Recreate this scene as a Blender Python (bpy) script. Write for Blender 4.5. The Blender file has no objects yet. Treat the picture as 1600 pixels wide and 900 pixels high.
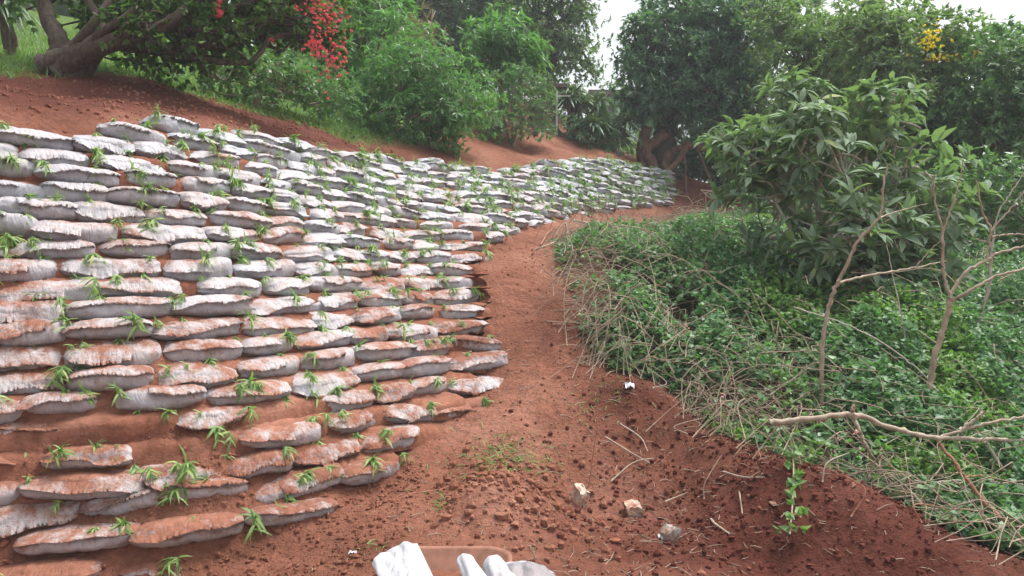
import bpy, math, random
import numpy as np
from mathutils import Vector, Matrix

# ------------------------------------------------------------------ camera, sky, sun, exposure
scene = bpy.context.scene
F = 1170.0; HOR = 430.0; CH = 1.6
cam_d = bpy.data.cameras.new("camera"); cam = bpy.data.objects.new("camera", cam_d)
scene.collection.objects.link(cam); scene.camera = cam
cam.location = (0, 0, CH); cam.rotation_euler = (math.radians(90), 0, 0)
cam_d.sensor_width = 36; cam_d.lens = 36 * F / 1600; cam_d.shift_y = -(450 - HOR) / 1600
cam_d.clip_start = 0.05; cam_d.clip_end = 1500
SUN_EL, SUN_AZ = math.radians(66), math.radians(60)      # azimuth measured from +Y towards +X
world = bpy.data.worlds.new("World"); scene.world = world; world.use_nodes = True
wn = world.node_tree; wn.nodes.clear()
sky = wn.nodes.new("ShaderNodeTexSky"); sky.sky_type = 'NISHITA'; sky.sun_disc = False
sky.sun_elevation = SUN_EL; sky.sun_rotation = SUN_AZ; sky.air_density = 1.0; sky.dust_density = 6.0; sky.ozone_density = 1.0
hs = wn.nodes.new("ShaderNodeHueSaturation"); hs.inputs['Saturation'].default_value = 0.28
bg = wn.nodes.new("ShaderNodeBackground"); bg.inputs['Strength'].default_value = 0.15
wo = wn.nodes.new("ShaderNodeOutputWorld")
wn.links.new(sky.outputs[0], hs.inputs['Color']); wn.links.new(hs.outputs[0], bg.inputs[0]); wn.links.new(bg.outputs[0], wo.inputs[0])
sl = bpy.data.lights.new("sun", 'SUN'); sl.energy = 1.5; sl.angle = math.radians(14); sl.color = (1, .96, .9)
so = bpy.data.objects.new("sun", sl); scene.collection.objects.link(so)
sd = Vector((math.sin(SUN_AZ) * math.cos(SUN_EL), math.cos(SUN_AZ) * math.cos(SUN_EL), math.sin(SUN_EL)))
so.rotation_euler = sd.to_track_quat('Z', 'Y').to_euler()
scene.view_settings.view_transform = 'Standard'; scene.view_settings.look = 'None'
scene.view_settings.gamma = 1; scene.view_settings.exposure = 1.0
scene.view_settings.use_curve_mapping = False

# ------------------------------------------------------------------ helpers
rng = np.random.default_rng(7); random.seed(7)
COL = scene.collection

def P(px, py, Y):
    return np.array([(px - 800) / F * Y, Y, CH + (HOR - py) / F * Y])
def to_px(p):
    return 800 + p[0] / p[1] * F, HOR - (p[2] - CH) / p[1] * F

def tag(o, label=None, cat=None, group=None, kind=None):
    if label: o['label'] = label
    if cat: o['category'] = cat
    if group: o['group'] = group
    if kind: o['kind'] = kind
    return o

def mesh_np(name, V, loops, starts, totals, mat, smooth=True, attrs=None):
    me = bpy.data.meshes.new(name)
    V = np.asarray(V, dtype=np.float32)
    me.vertices.add(len(V)); me.vertices.foreach_set('co', V.ravel())
    me.loops.add(len(loops)); me.loops.foreach_set('vertex_index', np.asarray(loops, dtype=np.int32))
    me.polygons.add(len(starts)); me.polygons.foreach_set('loop_start', np.asarray(starts, dtype=np.int32))
    me.polygons.foreach_set('loop_total', np.asarray(totals, dtype=np.int32))
    me.polygons.foreach_set('use_smooth', np.full(len(starts), smooth, dtype=bool))
    if attrs:
        for k, a in attrs.items():
            at = me.attributes.new(k, 'FLOAT', 'POINT'); at.data.foreach_set('value', np.asarray(a, dtype=np.float32))
    me.update(calc_edges=True); me.validate()
    if mat: me.materials.append(mat)
    return me

def link(name, me, parent=None, loc=None):
    o = bpy.data.objects.new(name, me); COL.objects.link(o)
    if loc is not None: o.location = loc
    if parent is not None: o.parent = parent
    return o
def empty(name, loc):
    o = bpy.data.objects.new(name, None); COL.objects.link(o); o.location = loc; o.empty_display_size = .1
    bpy.context.view_layer.update(); return o

class MB:
    """collects polygons (quads and tris) for one mesh"""
    def __init__(s): s.V = []; s.L = []; s.T = []; s.n = 0
    def add(s, V, faces):
        V = np.asarray(V, dtype=float); s.V.append(V)
        if isinstance(faces, np.ndarray):
            s.L.append((faces + s.n).ravel()); s.T.append(np.full(len(faces), faces.shape[1]))
        else:
            s.L.append(np.array([i + s.n for f in faces for i in f])); s.T.append(np.array([len(f) for f in faces]))
        s.n += len(V)
    def mesh(s, name, mat, off=None, smooth=True):
        V = np.vstack(s.V); L = np.concatenate(s.L); T = np.concatenate(s.T)
        if off is not None: V = V - np.asarray(off)
        return mesh_np(name, V, L, np.concatenate([[0], np.cumsum(T)[:-1]]), T, mat, smooth)
    def build(s, name, mat, parent=None, smooth=True):
        off = np.array(parent.location) if parent is not None else None
        return link(name, s.mesh(name, mat, off, smooth), parent)

def grid_faces(nu, nv, wrap=False):
    a = np.arange(nu - 1)[:, None] * nv; b = np.arange(nv if wrap else nv - 1)[None, :]; b2 = (b + 1) % nv
    return np.stack([a + b, a + nv + b, a + nv + b2, a + b2], -1).reshape(-1, 4)

def norm(a): return a / np.maximum(np.linalg.norm(a, axis=-1, keepdims=True), 1e-9)

def tube(mb, pts, rad, n=7, lump=0.0):
    pts = np.asarray(pts, float); rad = np.asarray(rad, float) * np.ones(len(pts))
    t = norm(np.gradient(pts, axis=0)); ref = np.array([0, 0, 1.0]) if abs(t[:, 2]).mean() < .8 else np.array([1.0, 0, 0])
    a = norm(np.cross(t, ref)); b = np.cross(t, a)
    an = np.arange(n) / n * 2 * math.pi
    r = rad[:, None] * (1 + lump * rng.uniform(-1, 1, (len(pts), n)))
    V = pts[:, None] + r[..., None] * (a[:, None] * np.cos(an)[None, :, None] + b[:, None] * np.sin(an)[None, :, None])
    f = grid_faces(len(pts), n, True); mb.add(V.reshape(-1, 3), f)
    m = mb.n - len(pts) * n
    mb.L.append(np.arange(n)[::-1] + m); mb.T.append(np.array([n]))
    mb.L.append(np.arange(n) + mb.n - n); mb.T.append(np.array([n]))

def smooth_path(pts, n):
    """Catmull-Rom through pts"""
    p = np.asarray(pts, float); p = np.vstack([2 * p[0] - p[1], p, 2 * p[-1] - p[-2]])
    k = len(p) - 3; u = np.linspace(0, k, n); i = np.minimum(u.astype(int), k - 1); f = (u - i)[:, None]
    a, b, c, d = p[i], p[i + 1], p[i + 2], p[i + 3]
    return .5 * (2 * b + (c - a) * f + (2 * a - 5 * b + 4 * c - d) * f ** 2 + (3 * b - a - 3 * c + d) * f ** 3)

def bend(a, b, n=8, amp=.08, g=rng):
    a, b = np.asarray(a, float), np.asarray(b, float); L = np.linalg.norm(b - a)
    k = 4; ctrl = a + (b - a) * np.linspace(0, 1, k)[:, None]
    ctrl[1:-1] += g.normal(0, amp * L, (k - 2, 3))
    return smooth_path(ctrl, n)

def _hash(ix, iy, s):
    h = (ix * 374761393 + iy * 668265263 + s * 1442695041) & 0xffffffff
    h = ((h ^ (h >> 13)) * 1274126177) & 0xffffffff
    return ((h ^ (h >> 16)) & 0xffff) / 65535.0
def vnoise(x, y, s=0):
    ix = np.floor(x).astype(np.int64); iy = np.floor(y).astype(np.int64)
    fx = x - ix; fy = y - iy; fx = fx * fx * (3 - 2 * fx); fy = fy * fy * (3 - 2 * fy)
    return ((_hash(ix, iy, s) * (1 - fx) + _hash(ix + 1, iy, s) * fx) * (1 - fy) + (_hash(ix, iy + 1, s) * (1 - fx) + _hash(ix + 1, iy + 1, s) * fx) * fy) * 2 - 1
def fbm(x, y, s=0, o=4, g=.5):
    r = 0; a = 1; t = 0
    for k in range(o): r = r + a * vnoise(x * 2 ** k, y * 2 ** k, s + k * 17); t += a; a *= g
    return r / t

def in_poly(x, y, poly):
    c = np.zeros(np.shape(x), bool); n = len(poly)
    for i in range(n):
        x0, y0 = poly[i][:2]; x1, y1 = poly[(i + 1) % n][:2]
        if y0 == y1: continue
        c ^= ((y0 > y) != (y1 > y)) & (x < (x1 - x0) * (y - y0) / (y1 - y0) + x0)
    return c
def poly_dist(x, y, poly):
    d = np.full(np.shape(x), 1e9); n = len(poly)
    for i in range(n):
        a = np.array(poly[i][:2]); b = np.array(poly[(i + 1) % n][:2]); ab = b - a
        t = np.clip(((x - a[0]) * ab[0] + (y - a[1]) * ab[1]) / max(ab @ ab, 1e-9), 0, 1)
        d = np.minimum(d, np.hypot(x - a[0] - t * ab[0], y - a[1] - t * ab[1]))
    return np.where(in_poly(x, y, poly), d, -d)

# ------------------------------------------------------------------ materials
def new_mat(name):
    m = bpy.data.materials.new(name); m.use_nodes = True; nt = m.node_tree
    return m, nt, nt.nodes['Principled BSDF'], nt.nodes['Material Output']
def N(nt, t, **kw):
    n = nt.nodes.new(t)
    for k, v in kw.items():
        if k in n.inputs: n.inputs[k].default_value = v
        else: setattr(n, k, v)
    return n
def ramp(nt, src, stops):
    r = nt.nodes.new('ShaderNodeValToRGB'); e = r.color_ramp.elements
    while len(e) < len(stops): e.new(.5)
    for i, (p, c) in enumerate(stops): e[i].position = p; e[i].color = (*c, 1) if len(c) == 3 else c
    nt.links.new(src, r.inputs[0]); return r
def mixc(nt, fac, a, b, blend='MIX'):
    m = nt.nodes.new('ShaderNodeMix'); m.data_type = 'RGBA'; m.blend_type = blend
    for s, v in ((0, fac), (6, a), (7, b)):
        if hasattr(v, 'links') or isinstance(v, bpy.types.NodeSocket): nt.links.new(v, m.inputs[s])
        else: m.inputs[s].default_value = v if s == 0 else (*v, 1)
    return m.outputs[2]
def math_n(nt, op, a, b=None, clamp=False):
    m = nt.nodes.new('ShaderNodeMath'); m.operation = op; m.use_clamp = clamp
    for i, v in enumerate((a, b)):
        if v is None: continue
        if isinstance(v, bpy.types.NodeSocket): nt.links.new(v, m.inputs[i])
        else: m.inputs[i].default_value = v
    return m.outputs[0]
def pos_noise(nt, scale, detail=4, rough=.55, coord='pos', w=None):
    n = nt.nodes.new('ShaderNodeTexNoise'); n.inputs['Scale'].default_value = scale; n.inputs['Detail'].default_value = detail; n.inputs['Roughness'].default_value = rough
    if coord == 'pos': g = nt.nodes.new('ShaderNodeNewGeometry'); nt.links.new(g.outputs['Position'], n.inputs['Vector'])
    else: g = nt.nodes.new('ShaderNodeTexCoord'); nt.links.new(g.outputs['Object'], n.inputs['Vector'])
    return n.outputs[0]

def leaf_mat(name, dark, mid, light, trans=.3, rough=.45, alt=None, altamt=.05):
    m, nt, b, out = new_mat(name)
    g = nt.nodes.new('ShaderNodeNewGeometry')
    st = [(0, dark), (.5, mid), (.93, light)]
    if alt: st += [(1 - altamt, light), (1 - altamt + .005, alt)]; st[2] = (.85, light)
    r = ramp(nt, g.outputs['Random Per Island'], st)
    big = pos_noise(nt, 1.3, 2)
    c = mixc(nt, math_n(nt, 'MULTIPLY', big, .55, True), r.outputs[0], light)
    bf = mixc(nt, g.outputs['Backfacing'], c, tuple(min(1, x * 1.35 + .015) for x in mid))
    nt.links.new(bf, b.inputs['Base Color']); b.inputs['Roughness'].default_value = rough; b.inputs['Specular IOR Level'].default_value = .45
    tr = nt.nodes.new('ShaderNodeBsdfTranslucent'); tc = mixc(nt, 1.0, bf, (1.3, 1.5, .6), 'MULTIPLY'); nt.links.new(tc, tr.inputs[0])
    ms = nt.nodes.new('ShaderNodeMixShader'); ms.inputs[0].default_value = trans
    nt.links.new(b.outputs[0], ms.inputs[1]); nt.links.new(tr.outputs[0], ms.inputs[2]); nt.links.new(ms.outputs[0], out.inputs[0])
    return m

def wood_mat(name, c1, c2, scale=14, rough=.85, bump=.5):
    m, nt, b, out = new_mat(name)
    tc = nt.nodes.new('ShaderNodeTexCoord'); mp = nt.nodes.new('ShaderNodeMapping'); mp.inputs['Scale'].default_value = (1, 1, .45)
    nt.links.new(tc.outputs['Object'], mp.inputs[0])
    n = nt.nodes.new('ShaderNodeTexNoise'); n.inputs['Scale'].default_value = scale; n.inputs['Detail'].default_value = 6; n.inputs['Roughness'].default_value = .65
    nt.links.new(mp.outputs[0], n.inputs['Vector'])
    r = ramp(nt, n.outputs[0], [(.3, c1), (.7, c2)]); nt.links.new(r.outputs[0], b.inputs['Base Color']); b.inputs['Roughness'].default_value = rough
    bp = nt.nodes.new('ShaderNodeBump'); bp.inputs['Strength'].default_value = bump; bp.inputs['Distance'].default_value = .02
    nt.links.new(n.outputs[0], bp.inputs['Height']); nt.links.new(bp.outputs[0], b.inputs['Normal'])
    return m

def soil_nodes(nt):
    n1 = pos_noise(nt, 1.1, 5); n2 = pos_noise(nt, 22, 6, .7)
    base = ramp(nt, n1, [(.3, (.17, .066, .042)), (.5, (.265, .110, .070)), (.72, (.36, .172, .118))]).outputs[0]
    fine = ramp(nt, n2, [(.32, (.70, .68, .66)), (.55, (1, 1, 1)), (.75, (1.25, 1.25, 1.22))]).outputs[0]
    return mixc(nt, 1.0, base, fine, 'MULTIPLY')

M = {}
# ground: soil, darkened soil, lawn
m, nt, b, out = new_mat('ground'); M['ground'] = m
soil = soil_nodes(nt)
at = nt.nodes.new('ShaderNodeAttribute'); at.attribute_name = 'darkened'
c = mixc(nt, at.outputs['Fac'], soil, mixc(nt, 1.0, soil, (.46, .34, .36), 'MULTIPLY'))  # mask only multiplies the soil colour down to a darker red
at2 = nt.nodes.new('ShaderNodeAttribute'); at2.attribute_name = 'grass'
gn = pos_noise(nt, 9, 5, .7); gcol = ramp(nt, gn, [(.3, (.05, .09, .02)), (.55, (.10, .17, .035)), (.75, (.16, .22, .06))]).outputs[0]
gm = math_n(nt, 'ADD', at2.outputs['Fac'], math_n(nt, 'MULTIPLY', math_n(nt, 'SUBTRACT', gn, .5), 1.6)); gm = math_n(nt, 'MULTIPLY', math_n(nt, 'SUBTRACT', gm, .4), 4.0, True)
c = mixc(nt, gm, c, gcol)
at3 = nt.nodes.new('ShaderNodeAttribute'); at3.attribute_name = 'litter'
ln = pos_noise(nt, 30, 5, .75); lcol = ramp(nt, ln, [(.35, (.035, .025, .015)), (.55, (.09, .06, .035)), (.7, (.2, .15, .09))]).outputs[0]
c = mixc(nt, at3.outputs['Fac'], c, lcol)
nt.links.new(c, b.inputs['Base Color']); b.inputs['Roughness'].default_value = .95; b.inputs['Specular IOR Level'].default_value = .15
h = math_n(nt, 'ADD', pos_noise(nt, 38, 6, .7), math_n(nt, 'MULTIPLY', pos_noise(nt, 9, 4, .6), 1.6))
bp = N(nt, 'ShaderNodeBump', Strength=.9, Distance=.03); nt.links.new(h, bp.inputs['Height']); nt.links.new(bp.outputs[0], b.inputs['Normal'])

def plain_soil(name, mul):
    m, nt, b, out = new_mat(name); s = soil_nodes(nt)
    nt.links.new(mixc(nt, 1.0, s, mul, 'MULTIPLY'), b.inputs['Base Color']); b.inputs['Roughness'].default_value = .95; b.inputs['Specular IOR Level'].default_value = .1
    bp = N(nt, 'ShaderNodeBump', Strength=.6, Distance=.02); nt.links.new(pos_noise(nt, 45, 5, .7), bp.inputs['Height']); nt.links.new(bp.outputs[0], b.inputs['Normal'])
    return m
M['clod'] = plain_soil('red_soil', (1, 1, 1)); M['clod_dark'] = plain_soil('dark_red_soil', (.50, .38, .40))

# woven sack cloth, with red soil lying on what faces up
def sack_mat(name, white, dirt_bias, weave=True):
    m, nt, b, out = new_mat(name)
    g = nt.nodes.new('ShaderNodeNewGeometry'); sx = nt.nodes.new('ShaderNodeSeparateXYZ'); nt.links.new(g.outputs['Normal'], sx.inputs[0])
    sp = nt.nodes.new('ShaderNodeSeparateXYZ'); nt.links.new(g.outputs['Position'], sp.inputs[0])
    big = pos_noise(nt, 1.7, 3, .5); med = pos_noise(nt, 9, 5, .65); fine = pos_noise(nt, 60, 4, .7)
    # deposit: upward faces + noise + more where the wall is low
    low = math_n(nt, 'MULTIPLY', math_n(nt, 'SUBTRACT', 2.15, sp.outputs[2]), .21)
    d = math_n(nt, 'ADD', math_n(nt, 'MULTIPLY', sx.outputs[2], .42), math_n(nt, 'MULTIPLY', math_n(nt, 'SUBTRACT', med, .5), 1.35))
    d = math_n(nt, 'ADD', d, math_n(nt, 'MULTIPLY', math_n(nt, 'SUBTRACT', big, .5), 1.7))
    d = math_n(nt, 'ADD', d, low); d = math_n(nt, 'ADD', d, dirt_bias)
    d = math_n(nt, 'ADD', d, math_n(nt, 'MULTIPLY', math_n(nt, 'SUBTRACT', fine, .5), .5))
    heavy = math_n(nt, 'MULTIPLY', math_n(nt, 'SUBTRACT', d, .50), 2.8, True)
    light = math_n(nt, 'MULTIPLY', math_n(nt, 'SUBTRACT', d, .02), 1.1, True)
    wh = mixc(nt, ramp(nt, pos_noise(nt, 5, 3), [(.3, (0, 0, 0)), (.7, (1, 1, 1))]).outputs[0], white, tuple(x * .84 for x in white))
    c = mixc(nt, math_n(nt, 'MULTIPLY', light, .72), wh, (.47, .33, .27))
    c = mixc(nt, heavy, c, soil_nodes(nt))
    nt.links.new(c, b.inputs['Base Color'])
    rg = math_n(nt, 'ADD', .5, math_n(nt, 'MULTIPLY', heavy, .4)); nt.links.new(rg, b.inputs['Roughness'])
    b.inputs['Specular IOR Level'].default_value = .3
    hh = math_n(nt, 'ADD', math_n(nt, 'MULTIPLY', med, .7), math_n(nt, 'MULTIPLY', fine, .25)); hh = math_n(nt, 'ADD', hh, math_n(nt, 'MULTIPLY', heavy, .25))
    tc = nt.nodes.new('ShaderNodeTexCoord'); mp = nt.nodes.new('ShaderNodeMapping'); mp.inputs['Scale'].default_value = (22, 3, 2.2); nt.links.new(tc.outputs['Object'], mp.inputs[0])
    pn = nt.nodes.new('ShaderNodeTexNoise'); pn.inputs['Scale'].default_value = 1; pn.inputs['Detail'].default_value = 4; pn.inputs['Distortion'].default_value = .8; nt.links.new(mp.outputs[0], pn.inputs['Vector'])
    if weave: hh = math_n(nt, 'ADD', hh, math_n(nt, 'MULTIPLY', pn.outputs[0], .9))
    bp = N(nt, 'ShaderNodeBump', Strength=.6, Distance=.022); nt.links.new(hh, bp.inputs['Height']); nt.links.new(bp.outputs[0], b.inputs['Normal'])
    return m
M['sack'] = sack_mat('sack_cloth', (.44, .445, .485), 0.06)
M['sack_clean'] = sack_mat('clean_sack_cloth', (.52, .53, .56), -.75)

M['slip'] = leaf_mat('grass_slip_leaf', (.08, .17, .045), (.145, .26, .07), (.27, .39, .12), .3, .5, (.45, .42, .16), .06)
M['creeper'] = leaf_mat('creeper_leaf', (0.052, 0.132, 0.063), (0.103, 0.218, 0.103), (0.196, 0.333, 0.161), .3, .45)
M['creeper_lime'] = leaf_mat('lime_leaf', (.075, .165, .045), (.13, .25, .07), (.21, .34, .11), .3, .5)
M['deep'] = leaf_mat('deep_green_leaf', (0.042, 0.098, 0.059), (0.077, 0.163, 0.098), (0.140, 0.247, 0.140), .3, .38)
M['dark'] = leaf_mat('dark_leaf', (0.030, 0.066, 0.042), (0.054, 0.108, 0.058), (0.102, 0.168, 0.078), .3, .45)
M['mid'] = leaf_mat('mid_green_leaf', (0.052, 0.120, 0.058), (0.098, 0.198, 0.085), (0.169, 0.288, 0.124), .3, .42)
M['bright'] = leaf_mat('bright_green_leaf', (0.050, 0.130, 0.048), (0.094, 0.216, 0.078), (0.165, 0.313, 0.120), .33, .42)
M['olive'] = leaf_mat('olive_leaf', (0.069, 0.125, 0.057), (0.125, 0.200, 0.088), (0.213, 0.300, 0.135), .35, .5)
M['bigleaf'] = leaf_mat('broad_grey_green_leaf', (.09, .15, .09), (.145, .225, .135), (.24, .33, .21), .28, .68, (.42, .45, .10), .015)
M['boug'] = leaf_mat('yellowing_leaf', (.03, .075, .02), (.06, .13, .03), (.14, .21, .045), .4, .5)
M['spiky'] = leaf_mat('strap_leaf', (.05, .10, .06), (.10, .17, .10), (.24, .30, .17), .2, .4)
M['grass'] = leaf_mat('grass_blade', (.06, .13, .03), (.11, .21, .045), (.20, .29, .08), .3, .6)
M['straw'] = leaf_mat('dry_straw', (.16, .12, .075), (.26, .20, .13), (.40, .33, .23), .1, .7)
def flower_mat(name, a, b_): return leaf_mat(name, a, b_, b_, .35, .6)
M['red_fl'] = flower_mat('red_bract', (.36, .02, .06), (.60, .10, .17)); M['yel_fl'] = flower_mat('yellow_petal', (.65, .42, .02), (.8, .6, .05))
M['pink_fl'] = flower_mat('pink_petal', (.55, .25, .45), (.75, .45, .62))
M['bark'] = wood_mat('bark', (.07, .045, .032), (.22, .16, .115), 24, .9, 1); M['bark_dark'] = wood_mat('dark_bark', (.035, .024, .018), (.13, .095, .07), 24, .9, 1)
M['bark_red'] = wood_mat('reddish_bark', (.12, .055, .035), (.27, .14, .095), 8)
M['bare'] = wood_mat('pale_bare_wood', (.24, .17, .12), (.50, .41, .31), 20, .7, .3); M['bare_grey'] = wood_mat('grey_bare_wood', (.30, .26, .21), (.5, .45, .38), 20, .7, .3)
M['bare_red'] = wood_mat('red_brown_wood', (.24, .10, .055), (.38, .19, .11), 20, .7, .3)
M['twig'] = wood_mat('dry_twig', (.19, .14, .10), (.42, .33, .24), 6, .85, .2)

# ------------------------------------------------------------------ leaves
TPL = {
 'lance': (np.array([(0, 0, 0), (.42, .5, .06), (.42, -.5, .06), (.45, 0, -.02), (1, 0, -.14)]),
           [(0, 2, 3), (0, 3, 1), (3, 2, 4), (3, 4, 1)]),
 'broad': (np.array([(0, 0, 0), (.22, .40, .05), (.22, 0, .0), (.22, -.40, .05), (.55, .5, .05), (.55, 0, -.02), (.55, -.5, .05), (.84, .24, -.06), (.84, 0, -.1), (.84, -.24, -.06), (1.04, 0, -.2)]),
           [(0, 3, 2), (0, 2, 1), (2, 3, 6, 5), (1, 2, 5, 4), (5, 6, 9, 8), (4, 5, 8, 7), (8, 9, 10), (7, 8, 10)]),
 'heart': (np.array([(0, 0, 0), (-.08, .3, .04), (.3, .55, .05), (.35, 0, -.03), (-.08, -.3, .04), (.3, -.55, .05), (1, 0, -.1)]),
           [(0, 3, 2, 1), (0, 4, 5, 3), (3, 5, 6), (3, 6, 2)]),
 'blade': (np.array([(0, .5, 0), (0, -.5, 0), (.35, .5, .0), (.35, -.5, .0), (.7, .4, -.12), (.7, -.4, -.12), (1, 0, -.36)]),
           [(0, 1, 3, 2), (2, 3, 5, 4), (4, 5, 6)]),
}
def leaves(mb, pos, ax, nr, L, W, shape='lance'):
    tp, fc = TPL[shape]; n = len(pos)
    if n == 0: return
    ax = norm(ax); side = norm(np.cross(nr, ax)); nn = np.cross(ax, side)
    L = np.broadcast_to(L, (n,))[:, None, None]; W = np.broadcast_to(W, (n,))[:, None, None]
    V = pos[:, None] + ax[:, None] * tp[None, :, 0:1] * L + side[:, None] * tp[None, :, 1:2] * W + nn[:, None] * tp[None, :, 2:3] * L
    mb.V.append(V.reshape(-1, 3)); base = mb.n + np.arange(n) * len(tp)
    for k in (3, 4):
        f = np.array([x for x in fc if len(x) == k])
        if len(f):
            a = (base[:, None, None] + f[None]).reshape(-1, k); mb.L.append(a.ravel()); mb.T.append(np.full(len(a), k))
    mb.n += n * len(tp)

def rnd_dir(n, g=rng): return norm(g.normal(0, 1, (n, 3)))

def sprigs(mb, tips, dirs, nl, L, wr, shape='lance', spread=(.7, 1.35), droop=.25, back=.0, g=rng):
    """a rosette / short leafy twig end at every tip"""
    n = len(tips)
    if n == 0: return
    T = np.repeat(tips, nl, 0); D = np.repeat(dirs, nl, 0)
    r = rnd_dir(n * nl, g); r = norm(r - (r * D).sum(1, keepdims=True) * D)
    a = g.uniform(*spread, (n * nl, 1))
    ax = norm(D * np.cos(a) + r * np.sin(a) + np.array([0, 0, -droop]))
    LL = L * g.uniform(.65, 1.15, n * nl)
    if back: T = T - D * g.uniform(0, back, (n * nl, 1))
    nr = norm(np.array([0, 0, 1.0]) * .9 + D * .5 + g.normal(0, .35, (n * nl, 3)))
    leaves(mb, T, ax, nr, LL, LL * wr * g.uniform(.8, 1.15, n * nl), shape)

def crown_tips(blobs, per_m2, clump=.35, cover=1.0, up=.5, inner=.25, g=rng, seed=0):
    """blobs: (x,y,z,rx,ry,rz). Tips gather in clumps on the blobs' shells, with some inside."""
    TP, TD, CC = [], [], []
    for (x, y, z, rx, ry, rz) in blobs:
        c = np.array([x, y, z]); R = np.array([rx, ry, rz]); area = 4 * math.pi * ((rx * ry) ** 1.6 + (rx * rz) ** 1.6 + (ry * rz) ** 1.6) ** (1 / 1.6) / 3 ** (1 / 1.6)
        nc = max(5, int(area / (clump * clump * 2.6) * cover)); d = rnd_dir(nc, g); d[:, 2] += .15; d = norm(d)
        cc = c + d * R * g.uniform(.72, 1.1, (nc, 1)); CC.append(cc)
        k = max(2, int(area * per_m2 / nc))
        q = rnd_dir(nc * k, g) * (g.uniform(0, 1, (nc * k, 1)) ** .45) * clump * np.repeat(g.uniform(.6, 1.35, (nc, 1)), k, 0)
        t = np.repeat(cc, k, 0) + q
        TP.append(t); TD.append(norm(norm((t - c) / R) * .7 + norm(q) * .6 + np.array([0, 0, up])))
        ni = int(nc * k * inner); di = rnd_dir(ni, g); t = c + di * R * (g.uniform(.1, .8, (ni, 1))); TP.append(t); TD.append(norm(di + np.array([0, 0, up])))
    return np.vstack(TP), np.vstack(TD), np.vstack(CC)

# ------------------------------------------------------------------ the lie of the land
ST = [  # wall top (px,py,depth) and wall foot, pairs along the wall
 ((-520, 245, 4.0), (-640, 1060, 2.95)), ((-250, 222, 4.6), (-330, 985, 3.5)), ((0, 209, 5.35), (0, 930, 3.9)), ((200, 198, 6.1), (240, 893, 4.05)), ((320, 208, 6.9), (420, 840, 4.35)),
 ((400, 220, 7.7), (540, 770, 4.8)), ((480, 238, 8.6), (640, 695, 5.4)), ((560, 248, 9.8), (712, 630, 6.0)), ((620, 256, 10.7), (750, 560, 6.6)),
 ((680, 261, 11.5), (757, 500, 7.1)), ((740, 266, 12.3), (745, 440, 7.8)), ((790, 270, 13.1), (748, 398, 8.7)), ((840, 260, 14), (785, 367, 9.8)),
 ((900, 252, 15.3), (850, 344, 11.8)), ((970, 256, 17), (930, 330, 14.5)), ((1040, 272, 18.5), (1048, 318, 17.8))]
TT = smooth_path([P(*a) for a, b_ in ST], 600); FF = smooth_path([P(*b_) for a, b_ in ST], 600)
TT[:, 2] = np.maximum.accumulate(TT[:, 2]); FF[:, 2] = np.maximum.accumulate(FF[:, 2])

ctrl = []
for i in range(0, 600, 9):
    for t in (0, .2, .4, .6, .8, 1): ctrl.append(FF[i] * (1 - t) + TT[i] * t)
px = lambda *a: ctrl.append(P(*a))
xyz = lambda *a: ctrl.append(np.array(a, float))
for a in [(930, 600, 6.3), (900, 520, 6.9), (885, 460, 7.4), (875, 400, 8.6), (862, 362, 10.2), (900, 347, 11.5), (1000, 331, 15), (1090, 324, 17.8),
          (820, 560, 6.65), (820, 470, 7.4), (800, 400, 8.8), (840, 350, 10.9),
          (800, 700, 5.3), (700, 860, 4.0), (620, 790, 4.6), (860, 640, 5.85), (560, 900, 3.8),
          (1000, 800, 5.0), (950, 880, 4.2), (1100, 850, 4.4), (1100, 760, 5.2), (960, 720, 5.5), (870, 800, 4.9), (1030, 700, 5.6),
          (1060, 640, 6.1), (1180, 700, 5.6), (1250, 755, 5.0), (1400, 835, 4.4), (1600, 890, 3.95), (1300, 880, 4.0), (1200, 860, 4.2), (1450, 900, 3.9),
          (1000, 480, 7.6), (1000, 400, 9.5), (1100, 560, 6.9), (1200, 600, 6.8), (1300, 620, 6.9), (1500, 640, 6.8), (1500, 730, 5.6), (1700, 800, 5),
          (1100, 450, 8.5), (1100, 350, 13), (1150, 335, 15), (1300, 490, 9), (1500, 510, 9), (1200, 420, 10.5), (1350, 430, 12), (1600, 450, 12),
          (0, 150, 6.8), (0, 118, 7.7), (100, 110, 8.1), (-200, 110, 7.4), (0, 80, 10), (60, 62, 12), (30, 40, 14), (250, 128, 9), (150, 105, 8.8), (400, 174, 10.3), (330, 158, 9.5), (560, 231, 11.2),
          (480, 193, 11), (620, 218, 12.2), (700, 237, 13), (740, 209, 15), (860, 216, 17.5), (820, 242, 15.2), (900, 244, 17), (980, 248, 19), (985, 212, 26), (250, 170, 7.8), (120, 165, 7.2),
          (1030, 275, 19.3), (1100, 290, 19), (1070, 306, 18.2), (1150, 300, 20), (400, 120, 14), (600, 140, 17), (800, 150, 24)]: px(*a)
for a in [(0, 0, 0), (0, 2.4, 0.02), (1.2, 2.6, .03), (3, 2.5, 0), (-1, 2.6, -.02), (6, 1, -.3), (9, 4, .0), (-3, 0, -.1), (0, -6, -.8), (8, -6, -1.5), (-8, -6, 0), (9, 9, .6), (10, 13, .9), (8, 18, 1.6), (8, 24, 2.5), (16, 16, .6), (16, 5, -.4),
          (-12, 22, 9), (-14, 12, 7), (-10, 5, 4.6), (-6.5, 2, 2.6), (-14, 0, 4), (-20, 30, 12), (0, 34, 8), (12, 34, 4), (-40, 50, 18), (0, 60, 11), (40, 60, 5), (40, 0, -3), (-45, 0, 8), (0, -40, -4), (-50, -50, 0), (50, -50, -6),
          (-160, 160, 26), (160, 160, 6), (0, 200, 18), (160, -160, -10), (-160, -160, 0), (0, 110, 14), (4, 40, 8), (6, 28, 5)]: xyz(*a)
ctrl = np.array(ctrl)
keep = [0]
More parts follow.
